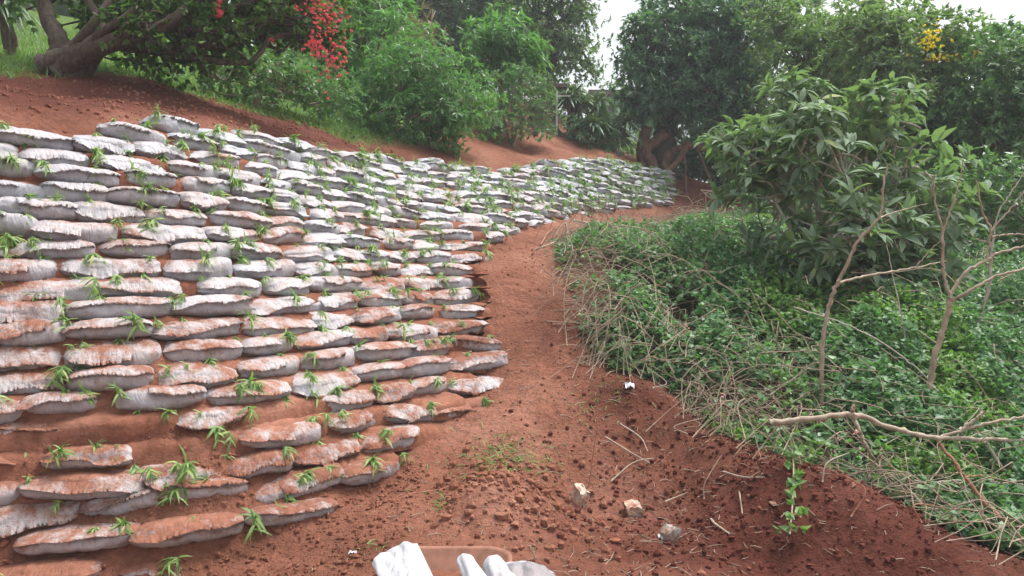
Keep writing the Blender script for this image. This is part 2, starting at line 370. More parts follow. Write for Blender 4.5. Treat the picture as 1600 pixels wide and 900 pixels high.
for i in range(1, len(ctrl)):
    if np.min(np.hypot(ctrl[keep, 0] - ctrl[i, 0], ctrl[keep, 1] - ctrl[i, 1])) > .12: keep.append(i)
ctrl = ctrl[keep]
D = np.hypot(ctrl[:, None, 0] - ctrl[None, :, 0], ctrl[:, None, 1] - ctrl[None, :, 1])
n = len(ctrl); A = np.zeros((n + 3, n + 3)); A[:n, :n] = D + np.eye(n) * -.004; A[:n, n] = 1; A[:n, n + 1] = ctrl[:, 0]; A[:n, n + 2] = ctrl[:, 1]; A[n:, :n] = A[:n, n:].T
w = np.linalg.solve(A, np.concatenate([ctrl[:, 2], [0, 0, 0]]))
wall_poly = [tuple(p[:2]) for p in TT[::12]] + [tuple(p[:2]) for p in FF[::-12]]
MOUNDS = [  # px, py, depth, radius, height
 (805, 765, 4.75, .42, .20), (760, 800, 4.5, .3, .08), (1010, 655, 6.0, .42, .17), (950, 640, 6.15, .25, .08), (1230, 790, 4.75, .5, .13), (1350, 840, 4.4, .45, .10), (1130, 740, 5.3, .35, .10), (1060, 790, 4.95, .3, -.08), (930, 770, 5.1, .3, -.08), (880, 720, 5.4, .3, -.05), (1450, 880, 4.1, .4, .08),
 (120, 705, 4.62, .34, .13), (230, 690, 4.7, .3, .12), (20, 740, 4.5, .3, .10), (330, 760, 4.6, .22, .08), (60, 800, 4.3, .25, .07), (330, 850, 4.35, .25, .07), (450, 830, 4.5, .22, .05),
 (1300, 880, 4.0, .40, -.16), (1430, 905, 3.85, .3, -.12), (1180, 870, 4.2, .4, -.10), (1230, 770, 4.95, .3, .07), (1340, 815, 4.55, .3, .07), (1130, 730, 5.4, .3, .08)]
def ground_z(x, y, rough=True):
    x = np.asarray(x, float); y = np.asarray(y, float); sh = x.shape; x = x.ravel(); y = y.ravel(); z = np.empty(len(x))
    for i in range(0, len(x), 20000):
        xs, ys = x[i:i + 20000], y[i:i + 20000]
        r = np.sqrt((xs[:, None] - ctrl[None, :, 0]) ** 2 + (ys[:, None] - ctrl[None, :, 1]) ** 2)
        z[i:i + 20000] = r @ w[:n] + w[n] + w[n + 1] * xs + w[n + 2] * ys
    for (a, b_, Y, R, H) in MOUNDS:
        p = P(a, b_, Y); z += H * np.exp(-((x - p[0]) ** 2 + (y - p[1]) ** 2) / R ** 2 * 1.5)
    if rough:
        k = np.clip(1.6 - np.hypot(x, y - 7) / 25, .25, 1)
        wr = np.clip(poly_dist(x, y, wall_poly) * 4, 0, 1)
        z += (.05 * fbm(x * 1.3, y * 1.3, 3) + .03 * fbm(x * 4.5, y * 4.5, 9, 5, .6) * (1 - .3 * wr)) * k
        lump = np.exp(-(((x - 1.6) / 2.2) ** 2 + ((y - 5) / 1.4) ** 2))
        z += lump * (.035 * fbm(x * 7, y * 7, 21, 4, .6) + .02 * np.abs(fbm(x * 15, y * 15, 31, 3)))
        foot = np.exp(-((fbm(x * 4.2, y * 3.2, 77, 2) - .45) / .13) ** 2); z -= .030 * foot * np.clip(1 - wr, 0, 1) * np.exp(-((x - .1) / 1.6) ** 2)
    return z.reshape(sh)
def GZ(x, y): return float(ground_z(np.array([x]), np.array([y]))[0])

def axis(lo, hi, step, far):
    a = list(np.arange(lo, hi + 1e-6, step)); s = step
    while a[-1] < far: s = min(s * 1.12, 12); a.append(a[-1] + s)
    s = step; b_ = [a[0]]
    while b_[-1] > -far: s = min(s * 1.12, 12); b_.append(b_[-1] - s)
    return np.array(b_[:0:-1] + a)
xs = axis(-5.2, 4.8, .035, 190); ys = axis(2.3, 10.5, .035, 190)
GX, GY = np.meshgrid(xs, ys, indexing='ij'); Z = ground_z(GX, GY)
V = np.stack([GX, GY, Z], -1).reshape(-1, 3)
lawn_poly = [P(x, y, d)[:2] for x, y, d in [(-300, 125, 7.5), (0, 119, 7.7), (90, 128, 8.0), (150, 118, 8.4), (250, 124, 9.1), (340, 155, 9.6), (430, 190, 10.4), (520, 226, 11), (600, 236, 11.8), (640, 225, 12.4), (700, 205, 14.5)]] + [(0, 24), (0, 60), (-100, 100), (-60, 3), (-9, 3)]
lawn2 = [tuple(P(930, 236, 21)[:2]), tuple(P(1000, 240, 20.5)[:2]), (8, 22), (14, 60), (-2, 60), (-2, 26)]
bush_poly = [P(a, b_, Y)[:2] for a, b_, Y in [(868, 372, 9.7), (905, 362, 10.6), (1010, 348, 12.9), (1120, 340, 15.0)]] + [(6, 17), (12, 16), (14, 4)] + \
            [P(a, b_, Y)[:2] for a, b_, Y in [(1640, 885, 3.95), (1420, 822, 4.5), (1330, 775, 4.85), (1240, 730, 5.15), (1150, 705, 5.45), (1085, 650, 6.0), (1030, 612, 6.35), (950, 600, 6.45), (915, 540, 6.8), (890, 455, 7.5), (868, 400, 8.6)]]
gl = np.clip(.5 + poly_dist(V[:, 0], V[:, 1], lawn_poly) * .9, 0, 1); gl = np.maximum(gl, np.clip(.5 + poly_dist(V[:, 0], V[:, 1], lawn2) * .6, 0, 1))
bd = poly_dist(V[:, 0], V[:, 1], bush_poly)
lit = np.clip(.15 + bd * 1.1, 0, 1)
dm = np.exp(-(((V[:, 0] - P(1300, 800, 4.6)[0]) / 1.5) ** 2 + ((V[:, 1] - 4.4) / .85) ** 2)) * 1.3 + np.exp(-(((V[:, 0] - P(1010, 650, 6)[0]) / .45) ** 2 + ((V[:, 1] - 6.05) / .4) ** 2)) * .9 + np.clip(1 - np.hypot(V[:, 0] - 4, V[:, 1] - 18.5) / 2.2, 0, 1)  # darker soil tone on right bank, red mound and hollow by big tree
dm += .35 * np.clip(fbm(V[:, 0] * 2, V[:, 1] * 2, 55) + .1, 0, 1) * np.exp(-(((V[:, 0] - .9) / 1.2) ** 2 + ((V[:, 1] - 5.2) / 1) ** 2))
wd_ = poly_dist(V[:, 0], V[:, 1], wall_poly); dm += np.clip(-wd_ * 2.5, 0, .95) * (V[:, 2] > 2.4) * (V[:, 0] < -1) * np.clip((12.5 - V[:, 1]) / 2, 0, 1)  # darker soil tone on the bare slope above the wall top
f = grid_faces(len(xs), len(ys))
me = mesh_np('ground', V, f.ravel(), np.arange(len(f)) * 4, np.full(len(f), 4), M['ground'], True, {'grass': gl, 'darkened': np.clip(dm, 0, 1), 'litter': lit})
tag(link('ground', me), kind='structure')

# ------------------------------------------------------------------ haze
HAZE = .003
if HAZE > 0:
    hv = bpy.data.materials.new('haze_air'); hv.use_nodes = True; nt = hv.node_tree; nt.nodes.clear(); pv_ = nt.nodes.new('ShaderNodeVolumePrincipled'); ho = nt.nodes.new('ShaderNodeOutputMaterial')
    pv_.inputs['Density'].default_value = HAZE; pv_.inputs['Color'].default_value = (.86, .92, .96, 1); nt.links.new(pv_.outputs[0], ho.inputs['Volume'])
    hb = MB(); V = np.array([(x, y, z) for x in (-215, 215) for y in (-215, 215) for z in (-60, 42)], float); hb.add(V, [(0, 1, 3, 2), (4, 6, 7, 5), (0, 4, 5, 1), (2, 3, 7, 6), (0, 2, 6, 4), (1, 5, 7, 3)])
    tag(hb.build('haze', hv, None, False), 'thin milky air between the near bags and the far trees', 'haze', None, 'stuff')

# ------------------------------------------------------------------ sandbags
ORD = ['first', 'second', 'third', 'fourth', 'fifth', 'sixth', 'seventh', 'eighth', 'ninth', 'tenth', 'eleventh', 'twelfth', 'thirteenth', 'fourteenth', 'fifteenth', 'sixteenth', 'seventeenth', 'eighteenth', 'nineteenth', 'twentieth']
def ordw(i):
    if i < 20: return ORD[i]
    t, u = divmod(i + 1, 10); tens = {2: 'twenty', 3: 'thirty', 4: 'forty', 5: 'fifty'}[t]
    return {2: 'twentieth', 3: 'thirtieth', 4: 'fortieth', 5: 'fiftieth'}[t] if u == 0 else tens + '-' + ORD[u - 1]

def bag_arrays(g, puff, wrinkle, nu=44, nv=26):
    """unit bag: length 1 along x, front towards -y, height about 1 in z units scaled later"""
    u = np.linspace(-1, 1, nu); th = np.arange(nv) / nv * 2 * math.pi
    U, TH = np.meshgrid(u, th, indexing='ij')
    sq = g.uniform(9, 16); e = np.clip(1 - np.abs(u) ** sq, 0, 1) ** .42
    endh = np.array([g.uniform(.38, .7), g.uniform(.72, 1.0)])
    eh = np.where(u < 0, endh[0], endh[1]); b = (eh + (1 - eh) * np.clip(1 - np.abs(u) ** 3.0, 0, 1)) * (.15 + .85 * e)
    a = .62 + .38 * np.clip(1 - np.abs(u) ** 6, 0, 1); a *= (.2 + .8 * e)
    sag = g.uniform(-.06, .06) * u ** 2 + .05 * np.sin(u * g.uniform(2, 4) + g.uniform(0, 6))
    cs, sn = np.cos(TH), np.sin(TH); ex = .66
    y = np.sign(cs) * np.abs(cs) ** ex * a[:, None]; z = np.sign(sn) * np.abs(sn) ** ex * b[:, None]
    # folds running in from the gathered ends, lumps of soil inside
    ph = g.uniform(0, 6.28, 6)
    fold = sum(np.sin(TH * k + ph[i] + U * g.uniform(1, 4)) for i, k in enumerate((5, 8, 11))) / 3
    fold = -np.abs(fold)
    left = np.clip((-U - .25) / .75, 0, 1) ** 1.3 * g.uniform(.3, 1.3); right = np.clip((U - .25) / .75, 0, 1) ** 1.3 * g.uniform(.3, 1.3)
    disp = wrinkle * fold * (left + right)
    disp += .13 * fbm(U * 2.2 + ph[0] * 9, TH * .9 + ph[1], int(ph[2] * 10), 3)
    cx = fbm(U * 5 + TH * .6 + ph[3] * 9, TH * 1.5, int(ph[4] * 10), 2); disp += -.07 * np.exp(-(cx / .10) ** 2)
    r = 1 + disp; y = y * r * puff; z = z * r
    x = U * .5 + .012 * fbm(TH * 2, U + ph[5] * 5, 5, 2)
    V = np.stack([x, y * .5, z * .5 + sag[:, None] * .5], -1)
    return V, u, sag, a, b
def bag_mesh(g, i):
    V, u, sag, a, b = bag_arrays(g, g.uniform(.95, 1.08), g.uniform(.20, .42))
    mb = MB(); nu, nv = V.shape[:2]; mb.add(V.reshape(-1, 3), grid_faces(nu, nv, True))
    mb.L.append(np.arange(nv)[::-1].copy()); mb.T.append(np.array([nv])); mb.L.append(np.arange(nv) + (nu - 1) * nv); mb.T.append(np.array([nv]))
    # hem: a pleated flap of cloth folded out along the front, with a ragged lower edge
    hm = MB(); k = g.uniform(.0, .50); k2 = g.uniform(-.35, .35); s = np.linspace(-.97, .97, 60) if g.random() < .6 else np.linspace(-.95, g.uniform(.1, .6), 46)
    if g.random() < .5: s = -s[::-1]
    an = k + k2 * s + .10 * np.sin(s * g.uniform(3, 7) + g.uniform(0, 6)); drop = g.uniform(.08, .26) * (1 - .75 * np.abs(s) ** 4) * (1 + .25 * fbm(s * 6 + 40 * i, s * 0, i, 3))
    ai = np.interp(s, u, a); bi = np.interp(s, u, b); sg = np.interp(s, u, sag)
    rag = .03 * g.normal(0, 1, len(s)) * .5 + .045 * fbm(s * 22, s * 0, i + 50, 2) + .02 * np.sin(s * 70 + g.uniform(0, 6)) * g.uniform(0, 1)
    rows = []
    for q in (-.25, 0, .45, 1):
        aa = an + (.30 if q < 0 else 0)
        y = -np.cos(aa) ** .66 * ai * .5; z = np.sin(np.abs(aa)) ** .66 * np.sign(np.sin(aa)) * bi * .5 + sg * .5
        if q >= 0:
            y = y - .02 - .10 * q * (2 - q) * .75 - .04 * q * (rag / .03); z = z - q * drop + q * rag
        rows.append(np.stack([s * .5, y * (.97 if q < 0 else 1.03), z], -1))
    W = np.stack(rows, 1); hm.add(W.reshape(-1, 3), grid_faces(len(s), 4))
    W2 = W.copy(); W2[..., 2] -= .03; W2[:, :, 1] += .015; hm.add(W2.reshape(-1, 3), grid_faces(len(s), 4)[:, ::-1])
    e1 = np.arange(len(s) - 1) * 4 + 3; off = len(s) * 4
    hm.L.append(np.stack([e1, e1 + off, e1 + 4 + off, e1 + 4], -1).ravel()); hm.T.append(np.full(len(e1), 4))
    return mb, hm
gb = np.random.default_rng(11)
BAGS = [bag_mesh(gb, i) for i in range(26)]
BM = [(a.mesh('sandbag', M['sack']), h_.mesh('hem', M['sack'])) for a, h_ in BAGS]
DZ = .135
placed = []
gs = np.random.default_rng(23); row_id = 0
zrow = .02
while zrow < 4.25:
    ok = (FF[:, 2] < zrow + .03) & (TT[:, 2] > zrow - .02); idx = np.nonzero(ok)[0]
    if len(idx) > 3:
        t = np.clip((zrow - FF[idx, 2]) / (TT[idx, 2] - FF[idx, 2]), 0, 1)[:, None]
        line = FF[idx] * (1 - t) + TT[idx] * t; line[:, 2] = zrow
        seg = np.hypot(*np.diff(line[:, :2], axis=0).T); s = np.concatenate([[0], np.cumsum(seg)])
        q = gs.uniform(-.4, 0); j = 0
        if s[-1] > .5:
            while q < s[-1] - .26:
                Lb = gs.uniform(.42, .68); mid = q + Lb / 2
                if mid > 0:
                    a = np.array([np.interp(max(q, 0) + .04, s, line[:, k]) for k in (0, 1)]); b_ = np.array([np.interp(min(q + Lb - .04, s[-1]), s, line[:, k]) for k in (0, 1)])
                    d = b_ - a
                    if np.linalg.norm(d) > .12:
                        d /= np.linalg.norm(d); c = np.array([np.interp(min(max(mid, 0), s[-1]), s, line[:, k]) for k in (0, 1)])
                        if mid > s[-1]: c = c + d * (mid - s[-1])
                        tt = float(np.interp(min(mid, s[-1]), s, t[:, 0]))
                        placed.append(dict(row=row_id, c=c, d=d, L=Lb, z=zrow, t=tt))
                q += Lb + gs.uniform(-.09, -.01) + (.10 if gs.random() < .10 and zrow < 2.2 else 0)
    row_id += 1; zrow += DZ
nrow = row_id
good = []; buried = []
for bgd in placed:
    c, d = bgd['c'], bgd['d']; out_ = np.array([d[1], -d[0]])          # outward: downhill, towards the path
    lowleft = bgd['z'] < .80 and c[0] < -1.0 - .8 * max(0, bgd['z'] - .3)
    nz = .028 * float(fbm(np.array([c[0] * 1.1]), np.array([c[1] * 1.1 + bgd['z'] * .6]), 5)[0])
    z = bgd['z'] + nz + gs.uniform(-.010, .010); push = .02 + gs.uniform(-.025, .03)
    bury = 0
    push -= float(np.clip((1.1 - bgd['z']) * .05, 0, .04))
    if bgd['t'] < .12 and c[1] < 8: push -= gs.uniform(.0, .05)
    if lowleft:
        if gs.random() < (.36 if .30 < bgd['z'] < .58 and -2.9 < c[0] < -1.5 else .02): buried.append(bgd); continue
        bury = gs.uniform(.0, .075); push -= bury
    if bgd['t'] < .03 and gs.random() < .5: z -= .03
    pos = np.array([c[0] + out_[0] * push, c[1] + out_[1] * push, z])
    H = DZ * gs.uniform(1.06, 1.32) * (.88 if lowleft else 1); Dp = gs.uniform(.28, .36)
    p = to_px(pos); size = bgd['L'] * abs(d[0] * pos[1] - d[1] * pos[0]) / max(pos[1], .1) ** 2 * F
    vis = pos[1] > 1 and -60 < p[0] < 1600 and 150 < p[1] < 925
    roll = gs.normal(0, .14) ; pitch = gs.normal(0, .045)
    yaw = math.atan2(d[1], d[0]) + gs.normal(0, .07)
    bgd.update(pos=pos, H=H, D=Dp, yaw=yaw, roll=roll, pitch=pitch, size=size * H, vis=vis, v=int(gs.integers(len(BM))), flip=gs.random() < .5)
    good.append(bgd)
vis = sorted([x for x in good if x['vis']], key=lambda x: -x['size'])
top = set(id(x) for x in vis[:300])
byrow = {}
for x in good:
    if id(x) in top: byrow.setdefault(x['row'], []).append(x)
first_row = min(byrow); dirty = ['soil-dusted', 'pale grey', 'rust-smeared', 'creased off-white', 'plump whitish', 'sagging grey']
for r, L in byrow.items():
    L.sort(key=lambda x: x['c'][0])
    for i, x in enumerate(L): x['idx'] = i; x['rn'] = r - first_row
def bag_matrix(x):
    return Matrix.Translation(x['pos']) @ Matrix.Rotation(x['yaw'], 4, 'Z') @ Matrix.Rotation(x['roll'], 4, 'X') @ Matrix.Rotation(x['pitch'], 4, 'Y') @ Matrix.Diagonal((x['L'] * (-1 if x['flip'] else 1), x['D'], x['H'], 1))
rest_b = MB()
for x in good:
    mtx = bag_matrix(x)
    if id(x) in top:
        o = link('sandbag', BM[x['v']][0]); sc = (x['L'], x['D'], x['H'])
        o.location = x['pos']; o.rotation_euler = (Matrix.Rotation(x['yaw'], 4, 'Z') @ Matrix.Rotation(x['roll'], 4, 'X') @ Matrix.Rotation(x['pitch'], 4, 'Y')).to_euler(); o.scale = sc
        hgt = 'course from the wall foot'
        tag(o, 'whitish woven sandbag, %s bag from the left in the %s course up' % (ordw(x['idx']), ordw(x['rn'])), 'sandbag', 'sandbags laid in courses on the terraced slope')
        h_ = link('hem', BM[x['v']][1], o)
    else:
        A3 = np.array(mtx)[:3]
        for q in BAGS[x['v']]:
            V = np.vstack(q.V) @ A3[:, :3].T + A3[:, 3]
            rest_b.V.append(V); 
            Lq = np.concatenate(q.L) + rest_b.n; Tq = np.concatenate(q.T)
            rest_b.L.append(Lq); rest_b.T.append(Tq); rest_b.n += len(V)
if rest_b.n:
    tag(rest_b.build('sandbag', M['sack']), 'small far sandbags and edge bags of the terraced wall', 'sandbags', 'sandbags laid in courses on the terraced slope', 'stuff')
print('bags', len(good), 'individual', len(top), 'rows', len(byrow), 'rest', len(good) - len(top))

# soil packed and spilled on top of the courses
led = MB(); gl0 = np.random.default_rng(64)
zr = .02
while zr < 4.2:
    ok = (FF[:, 2] < zr + .03) & (TT[:, 2] > zr + .05); idx = np.nonzero(ok)[0]
    if len(idx) > 5:
        t = np.clip((zr - FF[idx, 2]) / (TT[idx, 2] - FF[idx, 2]), 0, 1)[:, None]; line = FF[idx] * (1 - t) + TT[idx] * t
        s_ = np.concatenate([[0], np.cumsum(np.hypot(*np.diff(line[:, :2], axis=0).T))]); m_ = max(8, int(s_[-1] / .018)); q = np.linspace(0, s_[-1], m_)
        lx = np.interp(q, s_, line[:, 0]); ly = np.interp(q, s_, line[:, 1]); tx = np.gradient(lx); ty = np.gradient(ly); nn_ = np.hypot(tx, ty); tx /= nn_; ty /= nn_
        nz = .028 * fbm(lx * 1.1, ly * 1.1 + zr * .6, 5)
        lowf = np.clip((2.3 - zr) / 2.3, 0, 1); ll = np.clip((.62 - zr) / .3, 0, 1) * np.clip((-.9 - lx) / .4, 0, 1)
        cover = fbm(q * 1.6 + zr * 7, q * 0 + zr * 3, 12, 4, .6)
        rows = []
        for (o_, h_, a_) in ((.15, -.075, .0), (.145, .020, 1), (.11, .058, 1), (.04, .082, .6), (-.10, .11, .3)):
            hh = zr + nz + h_ + a_ * (.020 * fbm(q * 9, q * 0 + o_ * 9 + zr * 5, 33, 3) + .034 * cover + .010 * lowf - .012 + .012 * fbm(q * 28, q * 0 + o_ * 20, 35, 3))
            oo = o_ - .035 + a_ * .05 * cover + .018 * fbm(q * 6, q * 0 + zr, 39, 3) * (o_ > 0) - .01 * lowf - .13 * ll
            rows.append(np.stack([lx + ty * oo, ly - tx * oo, hh], -1))
        led.add(np.stack(rows, 1).reshape(-1, 3), grid_faces(m_, 5)[:, ::-1])
    zr += DZ
tag(led.build('soil_ledges', M['clod']), 'red soil packed behind and spilling over the sandbag courses', 'soil', None, 'stuff')

# ------------------------------------------------------------------ grass slips planted between the bags
def slip_mesh(g):
    """one cut slip: a short arching stem that hangs over the bag in front (towards -y), with strap leaves"""
    mb = MB()
    for k in range(g.integers(1, 3)):
        Ls = g.uniform(.05, .14); sx = g.uniform(-.5, .5); n = 6; t = np.linspace(0, 1, n)
        path = np.stack([sx * Ls * t, -Ls * .75 * t, .035 * np.sin(t * 2.2) * 1.2 - Ls * .75 * t ** 2.2], -1)
        tube(mb, path, np.linspace(.0035, .002, n), 4)
        m = g.integers(9, 15); u = g.uniform(.15, 1, m); pos = np.stack([np.interp(u, t, path[:, i]) for i in range(3)], -1)
        ax = np.stack([g.normal(sx * .4, .75, m), g.normal(-.55, .35, m), g.normal(-.55, .45, m)], -1); ax[g.random(m) < .18, 2] += .9
        nr = norm(np.stack([g.normal(0, .3, m), np.full(m, -.4), np.full(m, .9)], -1))
        leaves(mb, pos, ax, nr, g.uniform(.06, .125, m), g.uniform(.011, .018, m), 'blade')
    return mb
gg = np.random.default_rng(5)
SLIP = [slip_mesh(gg) for _ in range(18)]; SM = [s_.mesh('grass_slip', M['slip']) for s_ in SLIP]
sl_list = []
for x in good:
    d = x['d']; out_ = np.array([d[1], -d[0]]); far = x['pos'][1]
    nsl = gg.choice([1, 2, 2, 3]) if far < 6 else gg.choice([2, 2, 3]) if far < 8.5 else (gg.choice([1, 2, 3, 4]) if far < 11.5 else gg.choice([3, 4, 5]))
    if x['t'] < .02 and far > 6: nsl = 1
    for k in range(nsl):
        u = gg.uniform(-.5, .5); w_ = gg.uniform(.05, .5)
        p = np.array([x['pos'][0] + d[0] * u * x['L'] + out_[0] * w_ * x['D'], x['pos'][1] + d[1] * u * x['L'] + out_[1] * w_ * x['D'], x['pos'][2] + x['H'] * (.50 - .12 * max(w_, 0))])
        a = to_px(p); v_ = p[1] > 1 and -20 < a[0] < 1600 and 150 < a[1] < 910
        sc = gg.uniform(.5, 1.05) * (1.0 if far < 8 else 1.1)
        sl_list.append(dict(p=p, yaw=math.atan2(d[1], d[0]) + gg.normal(0, .6), s=sc, v=int(gg.integers(len(SM))), size=sc / p[1] if v_ else 0, bag=x, u=u))
for x in buried + [q for q in buried if gg.random() < .6]:
    d = x['d']; c = x['c']; u = gg.uniform(-.45, .45) * x['L']; ox, oy = c[0] + d[0] * u + d[1] * .03, c[1] + d[1] * u - d[0] * .03; p = np.array([ox, oy, GZ(ox, oy) + .03]); a = to_px(p)
    sl_list.append(dict(p=p, yaw=gg.uniform(-1.2, 1.2), s=gg.uniform(.6, 1.0), v=int(gg.integers(len(SM))), size=1 / p[1] if -20 < a[0] < 1600 and a[1] < 910 else 0, bag=x, u=u, soil=True))
sl_list.sort(key=lambda q: -q['size'])
rest_s = MB(); seen = {}
for i, q in enumerate(sl_list):
    if i < 300:
        o = link('grass_slip', SM[q['v']]); o.location = q['p']; o.rotation_euler = (gg.normal(0, .15), gg.normal(0, .15), q['yaw']); o.scale = (q['s'],) * 3
        b_ = q['bag']
        if q.get('soil'): soil_n = seen.get('soil', 0); seen['soil'] = soil_n + 1; lab = 'green slip planted straight into bare soil at lower left, %s nearest the camera' % ordw(soil_n)
        elif 'idx' in b_:
            side = 'left end' if q['u'] < -.17 else ('right end' if q['u'] > .17 else 'middle')
            key = (b_['idx'], b_['rn'], side); seen[key] = seen.get(key, 0) + 1
            lab = 'green grass slip%s on %s of bag %s, course %s up' % (['', ', another', ', yet another', ', one more', ', the last'][min(seen[key] - 1, 4)], side, ordw(b_['idx']), ordw(b_['rn']))
        else: edge_n = seen.get('edge', 0); seen['edge'] = edge_n + 1; lab = 'green grass slip over a cut off sandbag at the frame edge, %s nearest' % ordw(edge_n)
        tag(o, lab, 'grass slip', 'grass slips planted between the sandbags')
    else:
        mtx = np.array(Matrix.Translation(q['p']) @ Matrix.Rotation(q['yaw'], 4, 'Z') @ Matrix.Scale(q['s'], 4))[:3]; s_ = SLIP[q['v']]
        V = np.vstack(s_.V) @ mtx[:, :3].T + mtx[:, 3]; rest_s.V.append(V); rest_s.L.append(np.concatenate(s_.L) + rest_s.n); rest_s.T.append(np.concatenate(s_.T)); rest_s.n += len(V)
tag(rest_s.build('grass_slip', M['slip']), 'thick green grass slips sprouting between the farther sandbags', 'grass slips', 'grass slips planted between the sandbags', 'stuff')
print('slips', len(sl_list))

# ------------------------------------------------------------------ trees and shrubs
def blob(px_, py_, Y, rpx, rpy, ry=None):
    """a blob of crown given by where it shows and how far off it is"""
    p = P(px_, py_, Y); rx = rpx / F * Y; rz = rpy / F * Y
    return (p[0], p[1], p[2], rx, ry if ry else (rx + rz) / 2, rz)
def plant(name, base, blobs, lab, cat, leaf, L, wr, shape='lance', nl=6, dens=22, clump=.3, cover=1.0, up=.5, droop=.25, spread=(.6, 1.3), inner=.25,
          bark='bark', r0=.1, trunk_to=None, seed=1, part='crown', back=.0, group=None, stems=1, flowers=None, lump=.06):
    g = np.random.default_rng(seed); bx, by = base[:2]; bz = base[2] if len(base) > 2 else GZ(bx, by) - .05
    o = empty(name, (bx, by, bz)); tag(o, lab, cat, group)
    tips, dirs, cc = crown_tips(blobs, dens, clump, cover, up, inner, g)
    okk = tips[:, 2] > ground_z(tips[:, 0], tips[:, 1], False) + .02; tips, dirs = tips[okk], dirs[okk]
    mb = MB(); sprigs(mb, tips, dirs, nl, L, wr, shape, spread, droop, back, g)
    mb.build(part, M[leaf], o)
    wood = MB(); limbs = MB(); big = max(blobs, key=lambda b_: b_[3] * b_[5])
    top_ = np.array(trunk_to if trunk_to is not None else (bx * .6 + big[0] * .4, by * .6 + big[1] * .4, bz + (big[2] - bz) * .62))
    for s_ in range(stems):
        st = np.array([bx, by, bz]) + (g.normal(0, r0 * .8, 3) * (1, 1, 0) if stems > 1 else 0); tp = top_ + (g.normal(0, .25, 3) * min(1, np.linalg.norm(top_ - st)) if stems > 1 else 0)
        pth = bend(st, tp, 14, .05, g); rr = np.linspace(1, .62, 14) * r0 / math.sqrt(stems); rr[0] *= 1.5; rr[1] *= 1.2
        tube(wood, pth, rr, 12, lump)
    for b_ in blobs:
        c = np.array(b_[:3]); pth = bend(top_, c, 9, .08, g); tube(limbs, pth, np.linspace(r0 * .36, r0 * .14, 9), 7, .04)
        near = [q for q in cc if np.all(np.abs(q - c) < np.array(b_[3:]) * 1.15)]
        for q in [near[i] for i in g.permutation(len(near))[:14]]:
            a = pth[g.integers(5, 9)]; tube(limbs, bend(a, q, 6, .08, g), np.linspace(r0 * .18, r0 * .05, 6) + .003, 5)
    wood.build('trunk' if part == 'crown' else 'stem', M[bark], o); limbs.build('branches', M[bark], o)
    if flowers:
        for (fm, fc, rad, nf, fl) in flowers:
            fb = MB(); k = g.normal(0, 1, (nf, 3)) * np.array(rad) / 1.6 + np.array(fc); sprigs(fb, k, rnd_dir(nf, g), 6, fl, .8, 'heart', (.5, 1.4), 0, 0, g); fb.build('blossom', M[fm], o)
    return o

# left: spreading bougainvillea-like tree
plant('spreading_tree', tuple(P(105, 108, 8.1)[:2]), [blob(60, -60, 8.6, 130, 80), blob(190, 5, 8.6, 70, 35), blob(250, 45, 8.5, 75, 45), blob(300, 15, 8.2, 90, 55), blob(290, 90, 8.7, 62, 34), blob(355, 75, 8.6, 50, 40), blob(400, 20, 8.8, 90, 55), blob(490, 15, 9.2, 55, 55), blob(515, 60, 9.2, 28, 40), blob(340, -60, 8.6, 180, 70), blob(215, 95, 9.3, 60, 28), blob(150, 25, 8.9, 50, 40), blob(430, 55, 9.0, 50, 30), blob(205, 38, 7.7, 36, 24), blob(235, 62, 7.8, 30, 18)],
      'large spreading tree with crooked low trunk and scarlet blossom above the soil bank', 'tree', 'boug', .085, .62, 'heart', 6, 46, .22, 1.2, .1, .35, bark='bark_dark', r0=.13, trunk_to=tuple(P(170, 62, 8.2)), seed=3, inner=.5,
      flowers=[('red_fl', P(515, 50, 8.9), (.17, .35, .42), 170, .030), ('red_fl', P(492, 72, 8.6), (.06, .1, .10), 40, .034), ('red_fl', P(525, 95, 8.8), (.10, .1, .12), 22, .030), ('red_fl', P(500, 20, 8.6), (.20, .2, .2), 40, .028), ('red_fl', P(341, 8, 8.0), (.04, .06, .09), 22, .04), ('red_fl', P(490, 5, 8.9), (.22, .3, .2), 60, .03), ('red_fl', P(425, 62, 8.6), (.03, .05, .04), 7, .03)])
def limb_thing(parent, pts, r0, r1, mat, name='limb', n=16, sides=9, lump=.06):
    mb = MB(); pth = smooth_path(pts, n); tube(mb, pth, np.linspace(r0, r1, n), sides, lump); return mb.build(name, M[mat], parent)
tr = [o for o in COL.objects if o.name == 'spreading_tree'][0]
for pts, a, b_ in [([P(95, 112, 8.05), P(130, 85, 8.0), P(190, 62, 7.9), P(260, 38, 8.0), P(340, -30, 8.4)], .15, .03), ([P(85, 108, 8.2), P(95, 70, 8.2), P(75, 30, 8.3), P(60, -40, 8.5)], .13, .06),
                    ([P(110, 80, 8.0), P(140, 45, 7.95), P(165, 10, 8.0), P(190, -40, 8.2)], .06, .03), ([P(120, 85, 8.0), P(160, 50, 7.85), P(205, 20, 7.9), P(240, -30, 8.2)], .05, .03), ([P(65, 104, 8.0), P(95, 92, 8), P(130, 80, 8), P(150, 60, 8.1)], .12, .09)]:
    limb_thing(tr, pts, a, b_, 'bark_dark', lump=.14)

